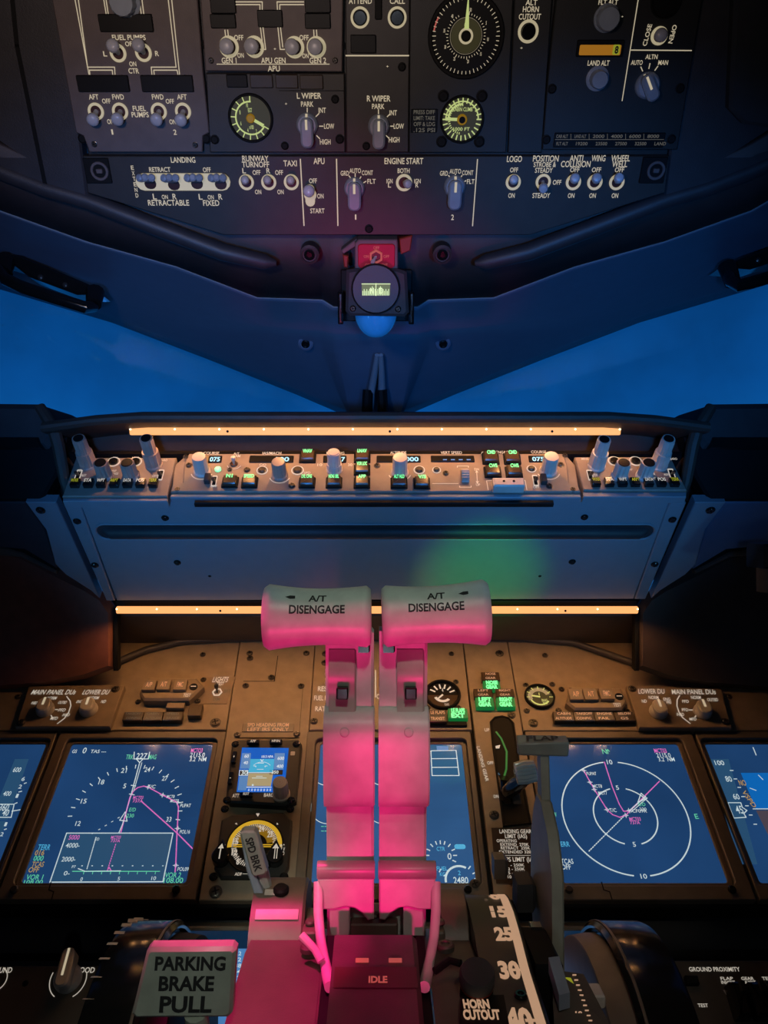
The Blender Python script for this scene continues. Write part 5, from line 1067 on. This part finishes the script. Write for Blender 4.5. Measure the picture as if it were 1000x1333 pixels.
for sg, w_, px in ((1, 'left', 0), (-1, 'right', 980)):
    x0, x1 = (-.590, -.3865) if sg > 0 else (.3875, .592)
    u = display('primary_flight_display', f'blue flight screen cut off by the {w_} edge of the photo', x0, x1, px, 'screen_blue', cr(1, 0, 0), sx=(-.482 if sg > 0 else .482))
    if sg > 0:
        u.sym.flat(u.poly([(-60, 972), (-18, 972), (-90, 1140), (-140, 1140)]), u.z - .0002, 'pfd_sky')
        u.sym.flat(u.poly([(18, 985), (36, 985), (8, 1064), (-14, 1064)]), u.z - .0002, 'tape_grey'); u.sym.flat(u.poly([(-14, 1066), (6, 1066), (-22, 1145), (-44, 1145)]), u.z - .0002, 'tape_grey')
        for t, a, b, h, ww in (('600', 21, 999, 6, 10), ('400', 8, 1030, 6, 10), ('360', 4, 1048, 9, 12), ('40', 6, 1055, 8, 8), ('6', 29, 1011, 5, 4), ('2', 25, 1021, 5, 4), ('1', 21, 1033, 5, 3), ('1', 6, 1070, 5, 3), ('2', 1, 1083, 5, 4)): dT(u, t, a, b, h, ww)
        for p in ([(-10, 1044), (17, 1044), (13, 1061), (-16, 1061)], [(14, 1053), (26, 1051)], [(18, 1043), (21, 1042)], [(30, 1017), (33, 1016)], [(23, 1028), (27, 1027)], [(4, 1077), (7, 1076)]): dL(u, p, 1.2)
    else:
        u.sym.flat(u.poly([(966, 1003), (1100, 1003), (1130, 1050), (986, 1050)]), u.z - .0002, 'pfd_sky'); u.sym.flat(u.poly([(986, 1052), (1130, 1052), (1160, 1100), (1010, 1100)]), u.z - .0002, 'pfd_ground')
        u.sym.flat(u.poly([(921, 985), (950, 985), (988, 1122), (966, 1122)]), u.z - .0002, 'tape_grey')
        for t, a, b, h, ww, m in (('100', 938, 990, 6, 12, 'sym_white'), ('80', 950, 1011, 7, 8, 'sym_white'), ('60', 960, 1034, 7, 8, 'sym_white'), ('45', 964, 1051, 10, 9, 'sym_white'), ('NO', 968, 1016, 7, 9, 'sym_amber'), ('VSPD', 977, 1037, 6, 22, 'sym_amber')): dT(u, t, a, b, h, ww, m, rot=(-PI / 2 + .25 if t == 'VSPD' else 0))
        for p in ([(949, 1042), (966, 1042), (968, 1048), (974, 1052), (970, 1056), (973, 1061), (957, 1062), (949, 1042)], [(952, 1000), (956, 1000)], [(957, 1011), (961, 1011)], [(962, 1022), (966, 1022)], [(967, 1034), (971, 1034)], [(972, 1046), (976, 1046)], [(977, 1058), (981, 1058)], [(983, 1070), (987, 1070)], [(978, 1023), (986, 1026)], [(989, 1006), (995, 1012)], [(982, 1050), (1010, 1050)], [(982, 970), (986, 980)]): dL(u, p, 1.2)
    fin(u)

# ------------------------------------------------------------------ pedestal and what stands round it
def xp(mb, prof, x0, x1, m, fr, ch=0):
    return mb.prism(prof, x0, x1, m, ch, conv=lambda D, v, x: fr.k(x, D, v))
TOP = [(.40, -.309), (.467, -.305), (.5176, -.303), (.5505, -.297), (.578, -.2945), (.60, -.2965), (.616, -.301), (.628, -.310)]
def vt(D):
    for (a, b), (c, d) in zip(TOP, TOP[1:]):
        if a <= D <= c: return b + (d - b) * (D - a) / (c - a)
    return TOP[0][1] if D < TOP[0][0] else TOP[-1][1]
def Dy(py):
    lo, hi = .40, .628
    for _ in range(40):
        mid = (lo + hi) / 2
        if (CY - py) / F * mid > vt(mid): lo = mid
        else: hi = mid
    return lo
def on(fr, px, py, h=0): D = Dy(py); return fr.k((px - CX) / F * D, D, vt(D) + h)
fr = KFr(0, .55, -.45)
root = thing('throttle_quadrant', 'brown grey throttle quadrant housing in the foreground with IDLE cover and black flap scale', 'control pedestal', fr)
low = [(.38, -.50), (.38, -.313), (.467, -.309), (.5176, -.307), (.545, -.307), (.57, -.312), (.60, -.322), (.628, -.334), (.645, -.36), (.645, -.50)]
body = [(.38, -.50), (.38, -.309)] + [(D, v) for D, v in TOP[1:]] + [(.645, -.345), (.645, -.50)]
mb = MB(); xp(mb, low, -.091, .070, 'quad_grey', fr, .002); mb.build('housing', root)
mb = MB(); xp(mb, body, .0695, .1045, 'drum_black', fr, .0015); fd = mb.build('flap_scale', root)
mb = MB(); N_ = 30
for x0, x1 in ((.0955, .1015),):
    V = []
    for i in range(N_ + 1):
        D = .39 + (.624 - .39) * i / N_; V += [fr.k(x0, D, vt(D) + .0006), fr.k(x1, D, vt(D) + .0006)]
    mb.add(V, [[2 * i, 2 * i + 1, 2 * i + 3, 2 * i + 2] for i in range(N_)], 'legend_warm')  # strip is no lamp; its brightness is put in as glow
def ctext(mb, t, px, py, h, w, m, up=.0007, bold=.05):
    D0 = Dy(py); x0 = (px - CX) / F * D0; k = w / F * D0
    v_, f_, tw = text_mesh(t, bold)
    V = []
    for x, y in v_:
        D = Dy(py - y * h); V.append(fr.k(x0 + x / tw * k, D, vt(D) + up))
    mb.add(V, f_, m)
for t, px, py, h, w in (('10', 639, 1167, 9, 22), ('15', 650, 1188, 13, 22), ('25', 656, 1217, 16, 24), ('30', 663, 1264, 21, 28), ('40', 676, 1330, 30, 36), ('5', 640, 1160, 4, 10)):
    ctext(mb, t, px, py, h, w, 'legend_warm')
    D = Dy(py); x = .0955; mb.add([fr.k(x - .006, D - .0015, vt(D) + .0008), fr.k(x, D - .0015, vt(D) + .0008), fr.k(x, D + .0015, vt(D) + .0008), fr.k(x - .006, D + .0015, vt(D) + .0008)], [[0, 1, 2, 3]], 'legend_warm')
mb.build('scale_marks', fd)
# left drum hood with pale strip, smooth right drum
arc = [(.613 + .0475 * math.cos(math.radians(a)), -.338 + .0475 * math.sin(math.radians(a))) for a in range(10, 191, 12)]
mb = MB(); xp(mb, arc, -.0935, -.053, 'quad_plate', fr, .002); hd = mb.build('drum_hood', root)
mb = MB(); a_ = [(.613 + .0485 * math.cos(math.radians(a)), -.338 + .0485 * math.sin(math.radians(a))) for a in range(123, 135, 3)]
xp(mb, a_ + [(D + .006, v - .004) for D, v in a_[::-1]], -.0895, -.0575, 'placard_white', fr); mb.build('pale_strip', hd)
mb = MB(); mb.prism([(-.085, 0), (-.076, 0), (-.076, .006), (-.085, .006)], 0, .0005, 'knob_pale', conv=lambda x, y, z: fr.k(x, .598 + y, -.2925 + y * .2 + z)); mb.build('mark', hd)
arc2 = [(.605 + .040 * math.cos(math.radians(a)), -.334 + .040 * math.sin(math.radians(a))) for a in range(10, 191, 12)]
mb = MB(); xp(mb, arc2, .049, .0690, 'quad_plate', fr, .001); mb.build('smooth_drum', root)
# plates and screws between the levers
for x0, x1, D0, D1, h in ((-.0535, -.043, .567, .612, -.009), (.044, .0505, .567, .612, -.009), (-.0185, .0165, .572, .618, -.006)):
    mb = MB(); o = rrect(x1 - x0, D1 - D0, .002, (x0 + x1) / 2, (D0 + D1) / 2); mb.prism(o, -.022, h, 'quad_plate', .001, conv=lambda x, D, z: fr.k(x, D, vt(D) + z)); q = mb.build('cover_plate', root)
    mb = MB(); mb.lathe([(.004, 0), (.004, .001), (.003, .0022)], 'quad_grey', fr.k((x0 + x1) / 2, D0 + .012, vt(D0 + .012) + h), (0, 1, 0), 16, up=(1, 0, .01)); mb.build('screw', q)
for px, py, r in ((401, 1228, .0055), (580, 1226, .0062), (490, 1226, .0026), (678, 1297, .0042)):
    mb = MB(); p = on(fr, px, py, -.003 if px < 600 else 0); mb.lathe([(r, -.002), (r, .001), (r * .8, .0022), (r * .5, .0022), (r * .45, .001)], 'quad_grey' if px < 600 else 'black_gloss', p, (0, 1, 0), 20, up=(1, 0, .01)); mb.build('screw', root)
# IDLE cover
mb = MB(); xp(mb, [(.38, -.34), (.38, -.288), (.507, -.2850), (.527, -.2845), (.533, -.288), (.536, -.302), (.536, -.34)], -.0275, .0275, 'quad_grey', fr, .003); cv = mb.build('idle_cover', root)
tp = lambda D: -.2850 + (.507 - D) * -.0236 + .0006
mb = MB(); mb.add([fr.k(x, D, tp(D)) for x, D in ((-.0255, .470), (.0255, .470), (.0255, .4905), (-.0255, .4905))], [[0, 1, 2, 3]], 'idle_red')
for x in (-.0085, .0125): mb.add([fr.k(x + dx, D, tp(D) + .0003) for dx, D in ((-.0042, .4945), (.0042, .4945), (.0042, .4995), (-.0042, .4995))], [[0, 1, 2, 3]], 'legend_red')
mb.txt('IDLE', (.0015, .4775), .0062, 'legend_red', .0115, .0003, conv=lambda x, y, z: fr.k(x, y, tp(y) + z), bold=.04); mb.build('idle_marking', cv)
for x0, x1 in ((-.0350, -.0285), (.0285, .0345)):
    mb = MB(); V = []
    for i in range(13): D = .39 + .165 * i / 12; V += [fr.k(x0, D, vt(D) - .0034), fr.k(x1, D, vt(D) - .0034)]
    mb.add(V, [[2 * i, 2 * i + 1, 2 * i + 3, 2 * i + 2] for i in range(12)], 'black'); mb.build('lever_slot', root)
    mb = MB(); mb.tube([fr.k(x0 - .0008 if x0 < 0 else x1 + .0008, D, vt(D) - .0032) for D in (.39, .45, .50, .52)], .0010, 'chrome' if x0 > 0 else 'quad_grey', 6); mb.build('slot_edge', root)
# horn cutout knob and its plate
mb = MB(); V = [(600, 1303), (656, 1301), (664, 1345), (598, 1345)]
pts = [on(fr, *p) for p in V]; mb.add([p + Vector((0, .003, 0)) for p in pts] + [p - Vector((0, .006, 0)) for p in pts], [[0, 1, 2, 3], [4, 5, 6, 7], [0, 1, 5, 4], [1, 2, 6, 5], [2, 3, 7, 6], [3, 0, 4, 7]], 'black'); hp_ = mb.build('horn_plate', root)
mb = MB(); ctext(mb, 'HORN', 620, 1314, 11, 34, 'legend_warm', .0034); ctext(mb, 'CUTOUT', 627, 1328, 12, 48, 'legend_warm', .0034); mb.build('lettering', hp_)
p = on(fr, 620, 1287, -.006); mb = MB(); ax = (-.02, 1, .42)
mb.lathe([(.0105, 0), (.0105, .010), (.0088, .012)], 'black', p, ax, 28); mb.lathe([(.0100, .0115), (.0108, .0135), (.0108, .0150)], 'orange_red', p, ax, 28); mb.lathe([(.0108, .0150), (.0112, .017), (.0112, .0225), (.0100, .0245)], 'black_soft', p, ax, 28); mb.build('horn_cutout_knob', root)
mb = MB(); mb.tube([on(fr, 566, 1268, .002), on(fr, 585, 1256, .003), on(fr, 600, 1262, .004)], .0024, 'black', 8); mb.build('cutout_lever', root)

def thrust(sg, label):
    """One thrust lever: handle, arm, reverse lever hinge and rods. sg -1 is the left lever."""
    X = lambda x: sg * x + (.0015 if sg > 0 else 0)
    fr = KFr(X(.019), .595, -.33); R = thing('thrust_lever', label, 'lever', fr, 'thrust levers'); k = fr.k
    D0, V0, L_ = .56, -.0745, .0755; tilt = .0030 if sg > 0 else -.0006
    prof = []
    for i in range(25):
        t = i / 24; r = .0181 + .0042 * (1 - t) ** 2.4 + .0060 * t ** 2.3
        e = min(t, 1 - t) * L_; r -= max(0, .0032 - e) ** 2 / .0032 * .9
        prof.append((r, t * L_))
    prof = [(prof[0][0] * .7, -.0004)] + prof + [(prof[-1][0] * .7, L_ + .0004)]
    mb = MB(); mb.lathe(prof, 'lever_white', k(X(.0033), D0, V0), (sg, tilt / L_, 0), 40, up=(0, 0, 1)); h_ = mb.build('handle', R, sharp=50)
    mb = MB()
    def cv(x, y, z, b=0):
        t = min(1, max(0, (abs(x - (.0015 if sg > 0 else 0)) - .0033) / L_)); r = .0181 + .0042 * (1 - t) ** 2.4 + .0060 * t ** 2.3 + .0003; th = y / .019
        return k(x, D0 - r * math.cos(th), V0 + tilt * t + r * math.sin(th))
    mb.txt('DISENGAGE', (X(.0405), .0072), .0052, 'ink', .0385, conv=cv, bold=.03); mb.txt('A/T', (X(.0405), .0152), .0048, 'ink', .0125, conv=cv, bold=.03)
    x_ = X(.0405) + sg * .019; mb.add([cv(x_ + a, .0155 + b, 0) for a, b in ((-.0035, 0), (0, .0014), (.0035, .0014), (.0035, -.0010), (0, -.0014))], [[0, 1, 2, 3, 4]], 'ink'); mb.build('lettering', h_)
    xs_ = sorted((X(.0012), X(.0362)))
    mb = MB(); xp(mb, [(.566, -.086), (.572, -.16), (.580, -.25), (.588, -.335), (.622, -.345), (.612, -.26), (.600, -.16), (.590, -.086)], *xs_, 'lever_white', fr, .002); arm = mb.build('arm', R)
    top_ = [(.578, -.142), (.568, -.142), (.561, -.1445), (.556, -.150), (.5545, -.157), (.5575, -.200), (.560, -.207), (.565, -.2125), (.573, -.2155), (.584, -.2155)]
    mb = MB(); xp(mb, top_, *sorted((X(.0006), X(.0372))), 'lever_white', fr, .0012); cov = mb.build('arm_cover', R)
    xs_ = sorted((X(.0140), X(.0338))); mb = MB()
    pr = [(.569, -.0975)] + [(.562 + .004 * (1 + math.cos(t * 2 * PI / 8)) * .5, -.0995 - .0042 * t) for t in range(0, 12)] + [(.568, -.150), (.580, -.150), (.580, -.0975)]
    xp(mb, pr, *xs_, 'placard_white', fr, .0012); mb.build('switch_block', R)
    mb = MB(); p = k(X(.0237), .566, -.1295); mb.prism(rrect(.0085, .0085, .001), 0, .0085, 'black_gloss', .001, conv=lambda x, y, z: p + Vector((x, y, z))); mb.build('go_around_button', R)
    mb = MB(); xs_ = sorted((X(.0040), X(.0125))); xp(mb, [(.562, -.094), (.562, -.101), (.575, -.101), (.575, -.094)], *xs_, 'black_gloss', fr, .001); mb.build('pivot_gap', R)
    mb = MB(); mb.lathe([(.0035, 0), (.003, .0012), (.0015, .0016)], 'lever_white', k(X(.0220), .5550, -.1560), (0, .1, 1), 14); mb.build('rivet', R)
    # reverse lever: hinge tube, plate, rods
    mb = MB(); mb.lathe([(.0060, 0), (.0063, .001), (.0063, .0410), (.0060, .042)], 'placard_white', k(X(.0005), .572, -.2612), (sg, 0, 0), 24, up=(0, 0, 1)); rv = mb.build('reverse_lever', R)
    q = [(.0012, -.266), (.0420, -.266), (.0420, -.2885), (.030, -.2885), (.022, -.2865), (.015, -.2875), (.010, -.291), (.0055, -.2965), (.0012, -.2955)]
    mb = MB(); mb.prism([(X(x), v) for x, v in q], 0, .007, 'lever_white', .0012, conv=lambda x, v, z: k(x, .575 - z, v)); mb.build('plate', rv)
    mb = MB(); xs_ = sorted((X(.0188), X(.0335))); xp(mb, [(.572, -.286), (.572, -.309), (.584, -.309), (.584, -.286)], *xs_, 'lever_white', fr, .001); mb.build('foot', rv)
    s_ = 1 if sg < 0 else 1.02
    P_ = [(.0415 * s_, .572, -.270), (.0410 * s_, .562, -.287), (.0385 * s_, .547, -.297), (.0345 * s_, .530, -.303), (.0310 * s_, .512, -.305), (.0290 * s_, .498, -.302)]
    mb = MB(); mb.tube([k(X(x), D, v) for x, D, v in P_], [.0038, .0036, .0034, .0034, .0040, .0036], 'lever_white', 12); mb.build('rod', rv)
    if sg < 0:
        mb = MB(); mb.tube([k(-.0505, .533, -.288), k(-.041, .527, -.294), k(-.036, .522, -.299)], [.0030, .0026, .0030], 'lever_white', 10); mb.build('latch_pin', rv)
    return R
thrust(-1, 'left thrust lever with pale spool handle lettered DISENGAGE, glowing pink below')
thrust(1, 'right thrust lever with pale spool handle lettered DISENGAGE, glowing pink below')

# speed brake lever
fr = KFr(-.085, .61, -.31); R = thing('speed_brake_lever', 'grey lever lettered SPD BRK standing in front of the radio compass', 'lever', fr)
P2 = lambda x, y, D=.60: fr.p(x, y, D)
mb = MB(); mb.prism([P2(*p)[:2] for p in ((314, 1081), (318, 1078), (332, 1078), (335, 1081), (349, 1130), (346, 1134), (333, 1137), (329, 1134))], .006, .016, 'placard_white', .0012); h_ = mb.build('handle', R)
c_ = P2(332, 1108); mb = MB(); mb.txt('SPD BRK', (c_.x, c_.y), .0056, 'ink', .0265, .0163, rot=-math.atan2(50, 15), bold=.03); mb.build('lettering', h_)
mb = MB(); mb.prism([P2(*p, .605)[:2] for p in ((314, 1083), (321, 1090), (334, 1136), (344, 1160), (332, 1160), (322, 1130))], -.004, .010, 'knob_blue', .001); mb.build('side_plate', R)
mb = MB(); mb.tube([P2(341, 1130, .605), P2(345, 1148, .61), P2(352, 1175, .615)], .0048, 'knob_grey', 10); mb.build('stem', R)
mb = MB(); mb.lathe([(.006, 0), (.006, .003), (.0045, .0045)], 'black', P2(366, 1161, .602), (0, 1, .2), 16); mb.build('stop_button', R)

# flap lever
fr = KFr(.12, .62, -.34); R = thing('flap_lever', 'translucent grey flap lever with a flat topped handle block, right of the flap scale', 'lever', fr)
mb = MB(); V = [fr.p(x, y, D) for x, y, D in ((673, 968, .60), (742, 966, .60), (738, 957, .622), (672, 956, .622), (675, 983, .603), (740, 985, .603), (737, 984, .622), (674, 982, .622))]
mb.add(V, [[0, 1, 2, 3], [4, 5, 6, 7], [0, 1, 5, 4], [1, 2, 6, 5], [2, 3, 7, 6], [3, 0, 4, 7]], 'placard_white'); hb = mb.build('handle_block', R); bv = hb.modifiers.new('edge', 'BEVEL'); bv.width = .0015; bv.segments = 2
mb = MB(); a, b, c, d = [v + Vector((0, .0006, 0)) for v in V[:4]]
mb.txt('FLAP', (.5, .5), .55, 'ink', .62, conv=lambda x, y, z: (a * (1 - x) + b * x) * (1 - y) + (d * (1 - x) + c * x) * y, bold=.03); mb.build('lettering', hb)
mb = MB(); xp(mb, [(.606, -.187), (.601, -.222), (.616, -.222), (.619, -.187)], .1275, .1345, 'flap_plastic', fr, .001); mb.build('stem', R)
mb = MB(); xp(mb, [(.598, -.221), (.575, -.236), (.56, -.26), (.558, -.335), (.625, -.335), (.636, -.31), (.636, -.262), (.625, -.236), (.614, -.221)], .1260, .1350, 'flap_plastic', fr, .0015); mb.build('side_plate', R)
mb = MB(); xp(mb, [(.610, -.290), (.610, -.312), (.632, -.312), (.632, -.290)], .1105, .1255, 'black_soft', fr, .003); mb.build('detent_block', R)
mb = MB(); xp(mb, [(.640, -.284), (.640, -.300), (.655, -.300), (.655, -.284)], .097, .109, 'quad_grey', fr, .003); mb.build('gate_block', R)
mb = MB(); xp(mb, [(.52, -.300), (.52, -.345), (.60, -.345), (.60, -.318), (.575, -.305)], .1065, .1250, 'black', fr, .002); mb.build('guide_rail', R)
for D, v in ((.575, -.3045), (.535, -.304)):
    mb = MB(); xp(mb, [(D - .004, v), (D + .004, v), (D + .004, v + .002), (D - .004, v + .002)], .1135, .1215, 'chrome', fr); mb.build('detent_plate', R)
# stabilizer trim scale
fr = KFr(.125, .50, -.36); R = thing('trim_scale', 'green and amber stabilizer trim scale between the flap scale and the right trim wheel', 'scale', fr)
q = lambda x, y, D: fr.p(x, y, D)
mb = MB(); V = [q(718, 1262, .53), q(760, 1268, .53), (q(800, 1345, .49)), q(722, 1345, .49)]; mb.add(V + [v - Vector((0, .02, 0)) for v in V], [[0, 1, 2, 3], [4, 5, 6, 7], [0, 1, 5, 4], [1, 2, 6, 5], [2, 3, 7, 6], [3, 0, 4, 7]], 'quad_grey'); b_ = mb.build('plate', R)
mb = MB(); up_ = Vector((0, .001, .0006)); mb.add([q(*p) + up_ for p in ((732, 1273, .526), (743, 1274, .526), (760, 1308, .509), (741, 1309, .509))], [[0, 1, 2, 3]], 'olive_lit')
for i in range(11):
    x, y, D = 745 + i * 2.3, 1270 + i * 6.6, .528 - i * .0035; mb.add([q(x, y, D) + up_ * 1.5, q(x + 5, y, D) + up_ * 1.5, q(x + 5, y + 2, D) + up_ * 1.5, q(x, y + 2, D) + up_ * 1.5], [[0, 1, 2, 3]], 'legend_warm')
c_ = q(752, 1316, .505); mb.txt('10', (c_.x, c_.y), .0032, 'legend_warm', .0045, c_.z + .003, bold=.04); mb.build('scale_marks', b_)
mb = MB(); V = [q(714, 1266, .52), q(728, 1264, .525), q(742, 1312, .505), q(728, 1316, .50)]; mb.add([v + Vector((0, .010, 0)) for v in V] + V, [[0, 1, 2, 3], [4, 5, 6, 7], [0, 1, 5, 4], [1, 2, 6, 5], [2, 3, 7, 6], [3, 0, 4, 7]], 'knob_blue'); mb.build('trim_pointer', R)

# parking brake handle
fr = KFr(-.11, .46, -.40); R = thing('parking_brake_handle', 'pale square handle lettered PARKING BRAKE PULL at lower left', 'handle', fr)
P3 = lambda x, y, D=.46: fr.p(x, y, D)
o = [P3(*p)[:2] for p in ((190, 1240), (195, 1235), (302, 1234), (307, 1239), (302, 1320), (296, 1326), (176, 1327), (171, 1321))]; z0 = P3(240, 1280).z
mb = MB(); mb.prism(o, z0 - .009, z0, 'placard_white', .002); h_ = mb.build('handle_plate', R)
mb = MB()
for t, x, y, h, w in (('PARKING', 248, 1254, 17, 92), ('BRAKE', 243, 1280, 18, 72), ('PULL', 242, 1307, 20, 68)): c_ = P3(x, y); mb.txt(t, (c_.x, c_.y), h / F * .46, 'ink', w / F * .46, z0 + .0003, sh=.08, bold=.035)
mb.build('lettering', h_)
mb = MB(); mb.tube([P3(255, 1318, .465), P3(262, 1370, .475)], .007, 'placard_white', 12); mb.build('stalk', R)

# trim wheels
def wheel(label, sg, xi, xo, ticks):
    fr = KFr(sg * xi, .60, -.459); R = thing('stabilizer_handwheel', label, 'wheel', fr, 'stabilizer trim wheels'); r = .13; w = (xo - xi); a = (sg, 0, 0)
    mb = MB(); mb.lathe([(.100, w * .30), (r * .93, w * .2), (r * .955, .001), (r * .97, 0), (r * .995, .003), (r, .006), (r, w - .006), (r * .99, w - .002), (r * .95, w), (.100, w * .8)], 'black_gloss', (0, 0, 0), a, 96, up=(0, 0, 1), cap=False); mb.lathe([(.100, w * .2), (.102, w * .5), (.100, w * .8)], 'black', (0, 0, 0), a, 64, up=(0, 0, 1)); rim = mb.build('rim', R)
    mb = MB(); mb.lathe([(r * .90, -.018), (r * .915, -.017), (r * .93, -.004), (r * .93, .002)], 'quad_plate' if sg > 0 else 'black', (0, 0, 0), a, 80, up=(0, 0, 1)); mb.build('inner_disc', R)
    mb = MB(); mb.lathe([(r * 1.001, .0035), (r * 1.004, .004), (r * 1.004, .0052), (r * 1.001, .0058)], 'quad_plate', (0, 0, 0), a, 96, up=(0, 0, 1), cap=False); mb.build('rim_line', rim)
    for i in range(ticks):
        t = math.radians(66 + i * 7.5); rr = r + .0004; p = Vector((sg * (w - .0045), rr * math.sin(t), -rr * -math.cos(t)))
        mb = MB(); d = Vector((0, math.cos(t), math.sin(t))); mb.add([p + Vector((-.004, 0, 0)) + d * .0018, p + Vector((.004, 0, 0)) + d * .0018, p + Vector((.004, 0, 0)) - d * .0018, p + Vector((-.004, 0, 0)) - d * .0018], [[0, 1, 2, 3]], 'knob_pale'); mb.build('white_mark', rim)
    return R, fr
R, fr = wheel('black glossy trim wheel at lower right, edge on, beside the flap scale', 1, .180, .223, 0)
mb = MB(); mb.prism(rrect(.013, .009, .002), -.012, .002, 'knob_pale', .001, conv=lambda x, y, z: fr.p(775, 1303, .52) + Vector((x, y, z))); mb.build('folding_grip', R)
wheel('black glossy trim wheel at lower left behind the parking brake handle, with white edge marks', -1, .162, .205, 9)

# gear lever
fr = KFr(.15, .88, -.34); R = thing('landing_gear_lever', 'black gear lever with a clear ribbed wheel knob, in the slot under the green lights', 'lever', fr)
mb = MB(); c_ = fr.p(684, 1005, .825); mb.lathe([(.0080, -.0110), (.0118, -.0100, 1), (.0130, 0, 1), (.0118, .0100, 1), (.0080, .0110)], 'clear_plastic', c_, (1, .15, 0), 48, (16, .14), up=(0, 0, 1)); mb.lathe([(.005, -.0118), (.005, .0118)], 'chrome', c_, (1, .15, 0), 16, up=(0, 0, 1)); mb.build('wheel_knob', R)
mb = MB(); mb.tube([fr.p(684, 1012, .838), fr.p(672, 1022, .85), fr.p(662, 1030, .87)], [.0075, .009, .008], 'black_gloss', 12); mb.build('arm', R)
mb = MB(); mb.prism([fr.p(*p, .86)[:2] for p in ((655, 1022), (668, 1024), (672, 1060), (681, 1072), (664, 1074), (656, 1050))], -.014, .004, 'black_gloss', .002); mb.build('shroud', R)
mb = MB(); mb.prism([fr.p(*p, .855)[:2] for p in ((668, 1030), (679, 1032), (686, 1062), (674, 1064))], -.006, .004, 'quad_plate', .001); mb.build('latch', R)

# padded roll, lower panels and lower display
mb = MB(); fr = KFr(0, .85, -.45); pts = [fr.k(x, .83, -.4475) for x in (-.60, -.3, 0, .3, .60)]
mb.tube(pts, .0245, 'black_soft', 24); tag(mb.build('knee_roll', fr=fr), 'black padded roll running below the instrument panel', 'pad')
LD = pl(.78, 1206, .3, .954)
u = Unit('lower_display', 'dark lower screen with brown frame behind the pedestal, only its edges showing', 'display', LD, 489, 1240)
mb = MB(); o_ = u.poly([(166, 1206), (812, 1206), (870, 1345), (108, 1345)]); i_ = u.poly([(172, 1212), (806, 1212), (850, 1342), (128, 1342)]); mb.frame(o_, i_, -.02, 0, 'unit_brown', .001); u.part('frame', mb)
mb = MB(); mb.prism(i_, -.02, -.004, 'screen_dark'); s_ = u.part('glass', mb)
mb = MB(); mb.flat(u.poly([(270, 1236), (768, 1236), (800, 1342), (240, 1342)]), -.0036, 'tape_blue'); s2 = u.part('screen', mb, s_)
mb = MB()
for i in range(6):
    for a in (307, 735, 752): u.T(('247', '45.2', '112', '238', '74', '42')[(i + a) % 6], a, 1242 + i * 8, 5, 13, 'sym_white', -.0030, mb=mb)
u.part('display_symbols', mb, s2); u.done()
u = Unit('lighting_panel', 'dark lower left panel with a grey FLOOD dimmer knob', 'control panel', LP, 60, 1290, 0, None)
mb = MB(); mb.prism(u.poly([(-120, 1257), (152, 1257), (90, 1350), (-120, 1350)]), -.012, 0, 'quad_grey', .001); u.part('face_plate', mb)
u.T('FLOOD', 110, 1263, 7, 27, LM); u.T('BACKGROUND', -10, 1263, 7, 52, LM)
u.pointer_knob(89, 1274, .0135, .035, .0130, 0, .020, 'knob_grey', off=-.12); x, y = u.q(89, 1275); u.let.arc((x, y), .0175, -60, 20, .0008, LM, .0007); u.let.arc((x, y), .0175, 160, 240, .0008, LM, .0007); x, y = u.q(-5, 1275); u.let.arc((x, y), .0105, -70, 70, .0008, LM, .0007)
mb = MB(); x, y = u.q(33, 1280); mb.lathe([(.003, 0), (.002, .0014)], 'black', (x, y, 0), n=12); u.part('screw', mb); u.done()
u = Unit('ground_proximity_panel', 'dark lower right panel lettered GROUND PROXIMITY with guarded switches', 'control panel', LP, 940, 1295, 0, None)
mb = MB(); mb.prism(u.poly([(860, 1250), (1100, 1250), (1100, 1350), (895, 1350)]), -.012, 0, 'quad_grey', .001); u.part('face_plate', mb)
for t, a, b, h, w in (('GROUND PROXIMITY', 930, 1262, 5.5, 66), ('FLAP', 946, 1274, 4, 16), ('INHIBIT', 948, 1279, 4, 18), ('GEAR', 973, 1274, 4, 16), ('INHIBIT', 975, 1279, 4, 18), ('TERR', 1000, 1274, 4, 16), ('TEST', 915, 1309, 4.5, 13)): u.T(t, a, b, h, w, LM)
for a in (960, 985, 1010):
    mb = MB(); mb.prism(u.box(a - 11, 1284, a + 9, 1330), 0, .016, 'black_gloss', .003); g = u.part('switch_guard', mb)
    mb = MB(); x, y = u.q(a, 1292); mb.prism(rrect(.006, .010, .001, x, y), .016, .019, 'black', .001); u.part('guard_hinge', mb, g)
mb = MB(); mb.flat(u.poly([(941, 1289), (949, 1289), (952, 1305)]), .0006, 'knob_pale'); u.part('striped_edge', mb)
mb = MB(); mb.prism(u.box(891, 1272, 908, 1284), 0, .006, 'black', .001); u.part('test_button', mb); u.done()

bpy.data.objects.remove(tob)
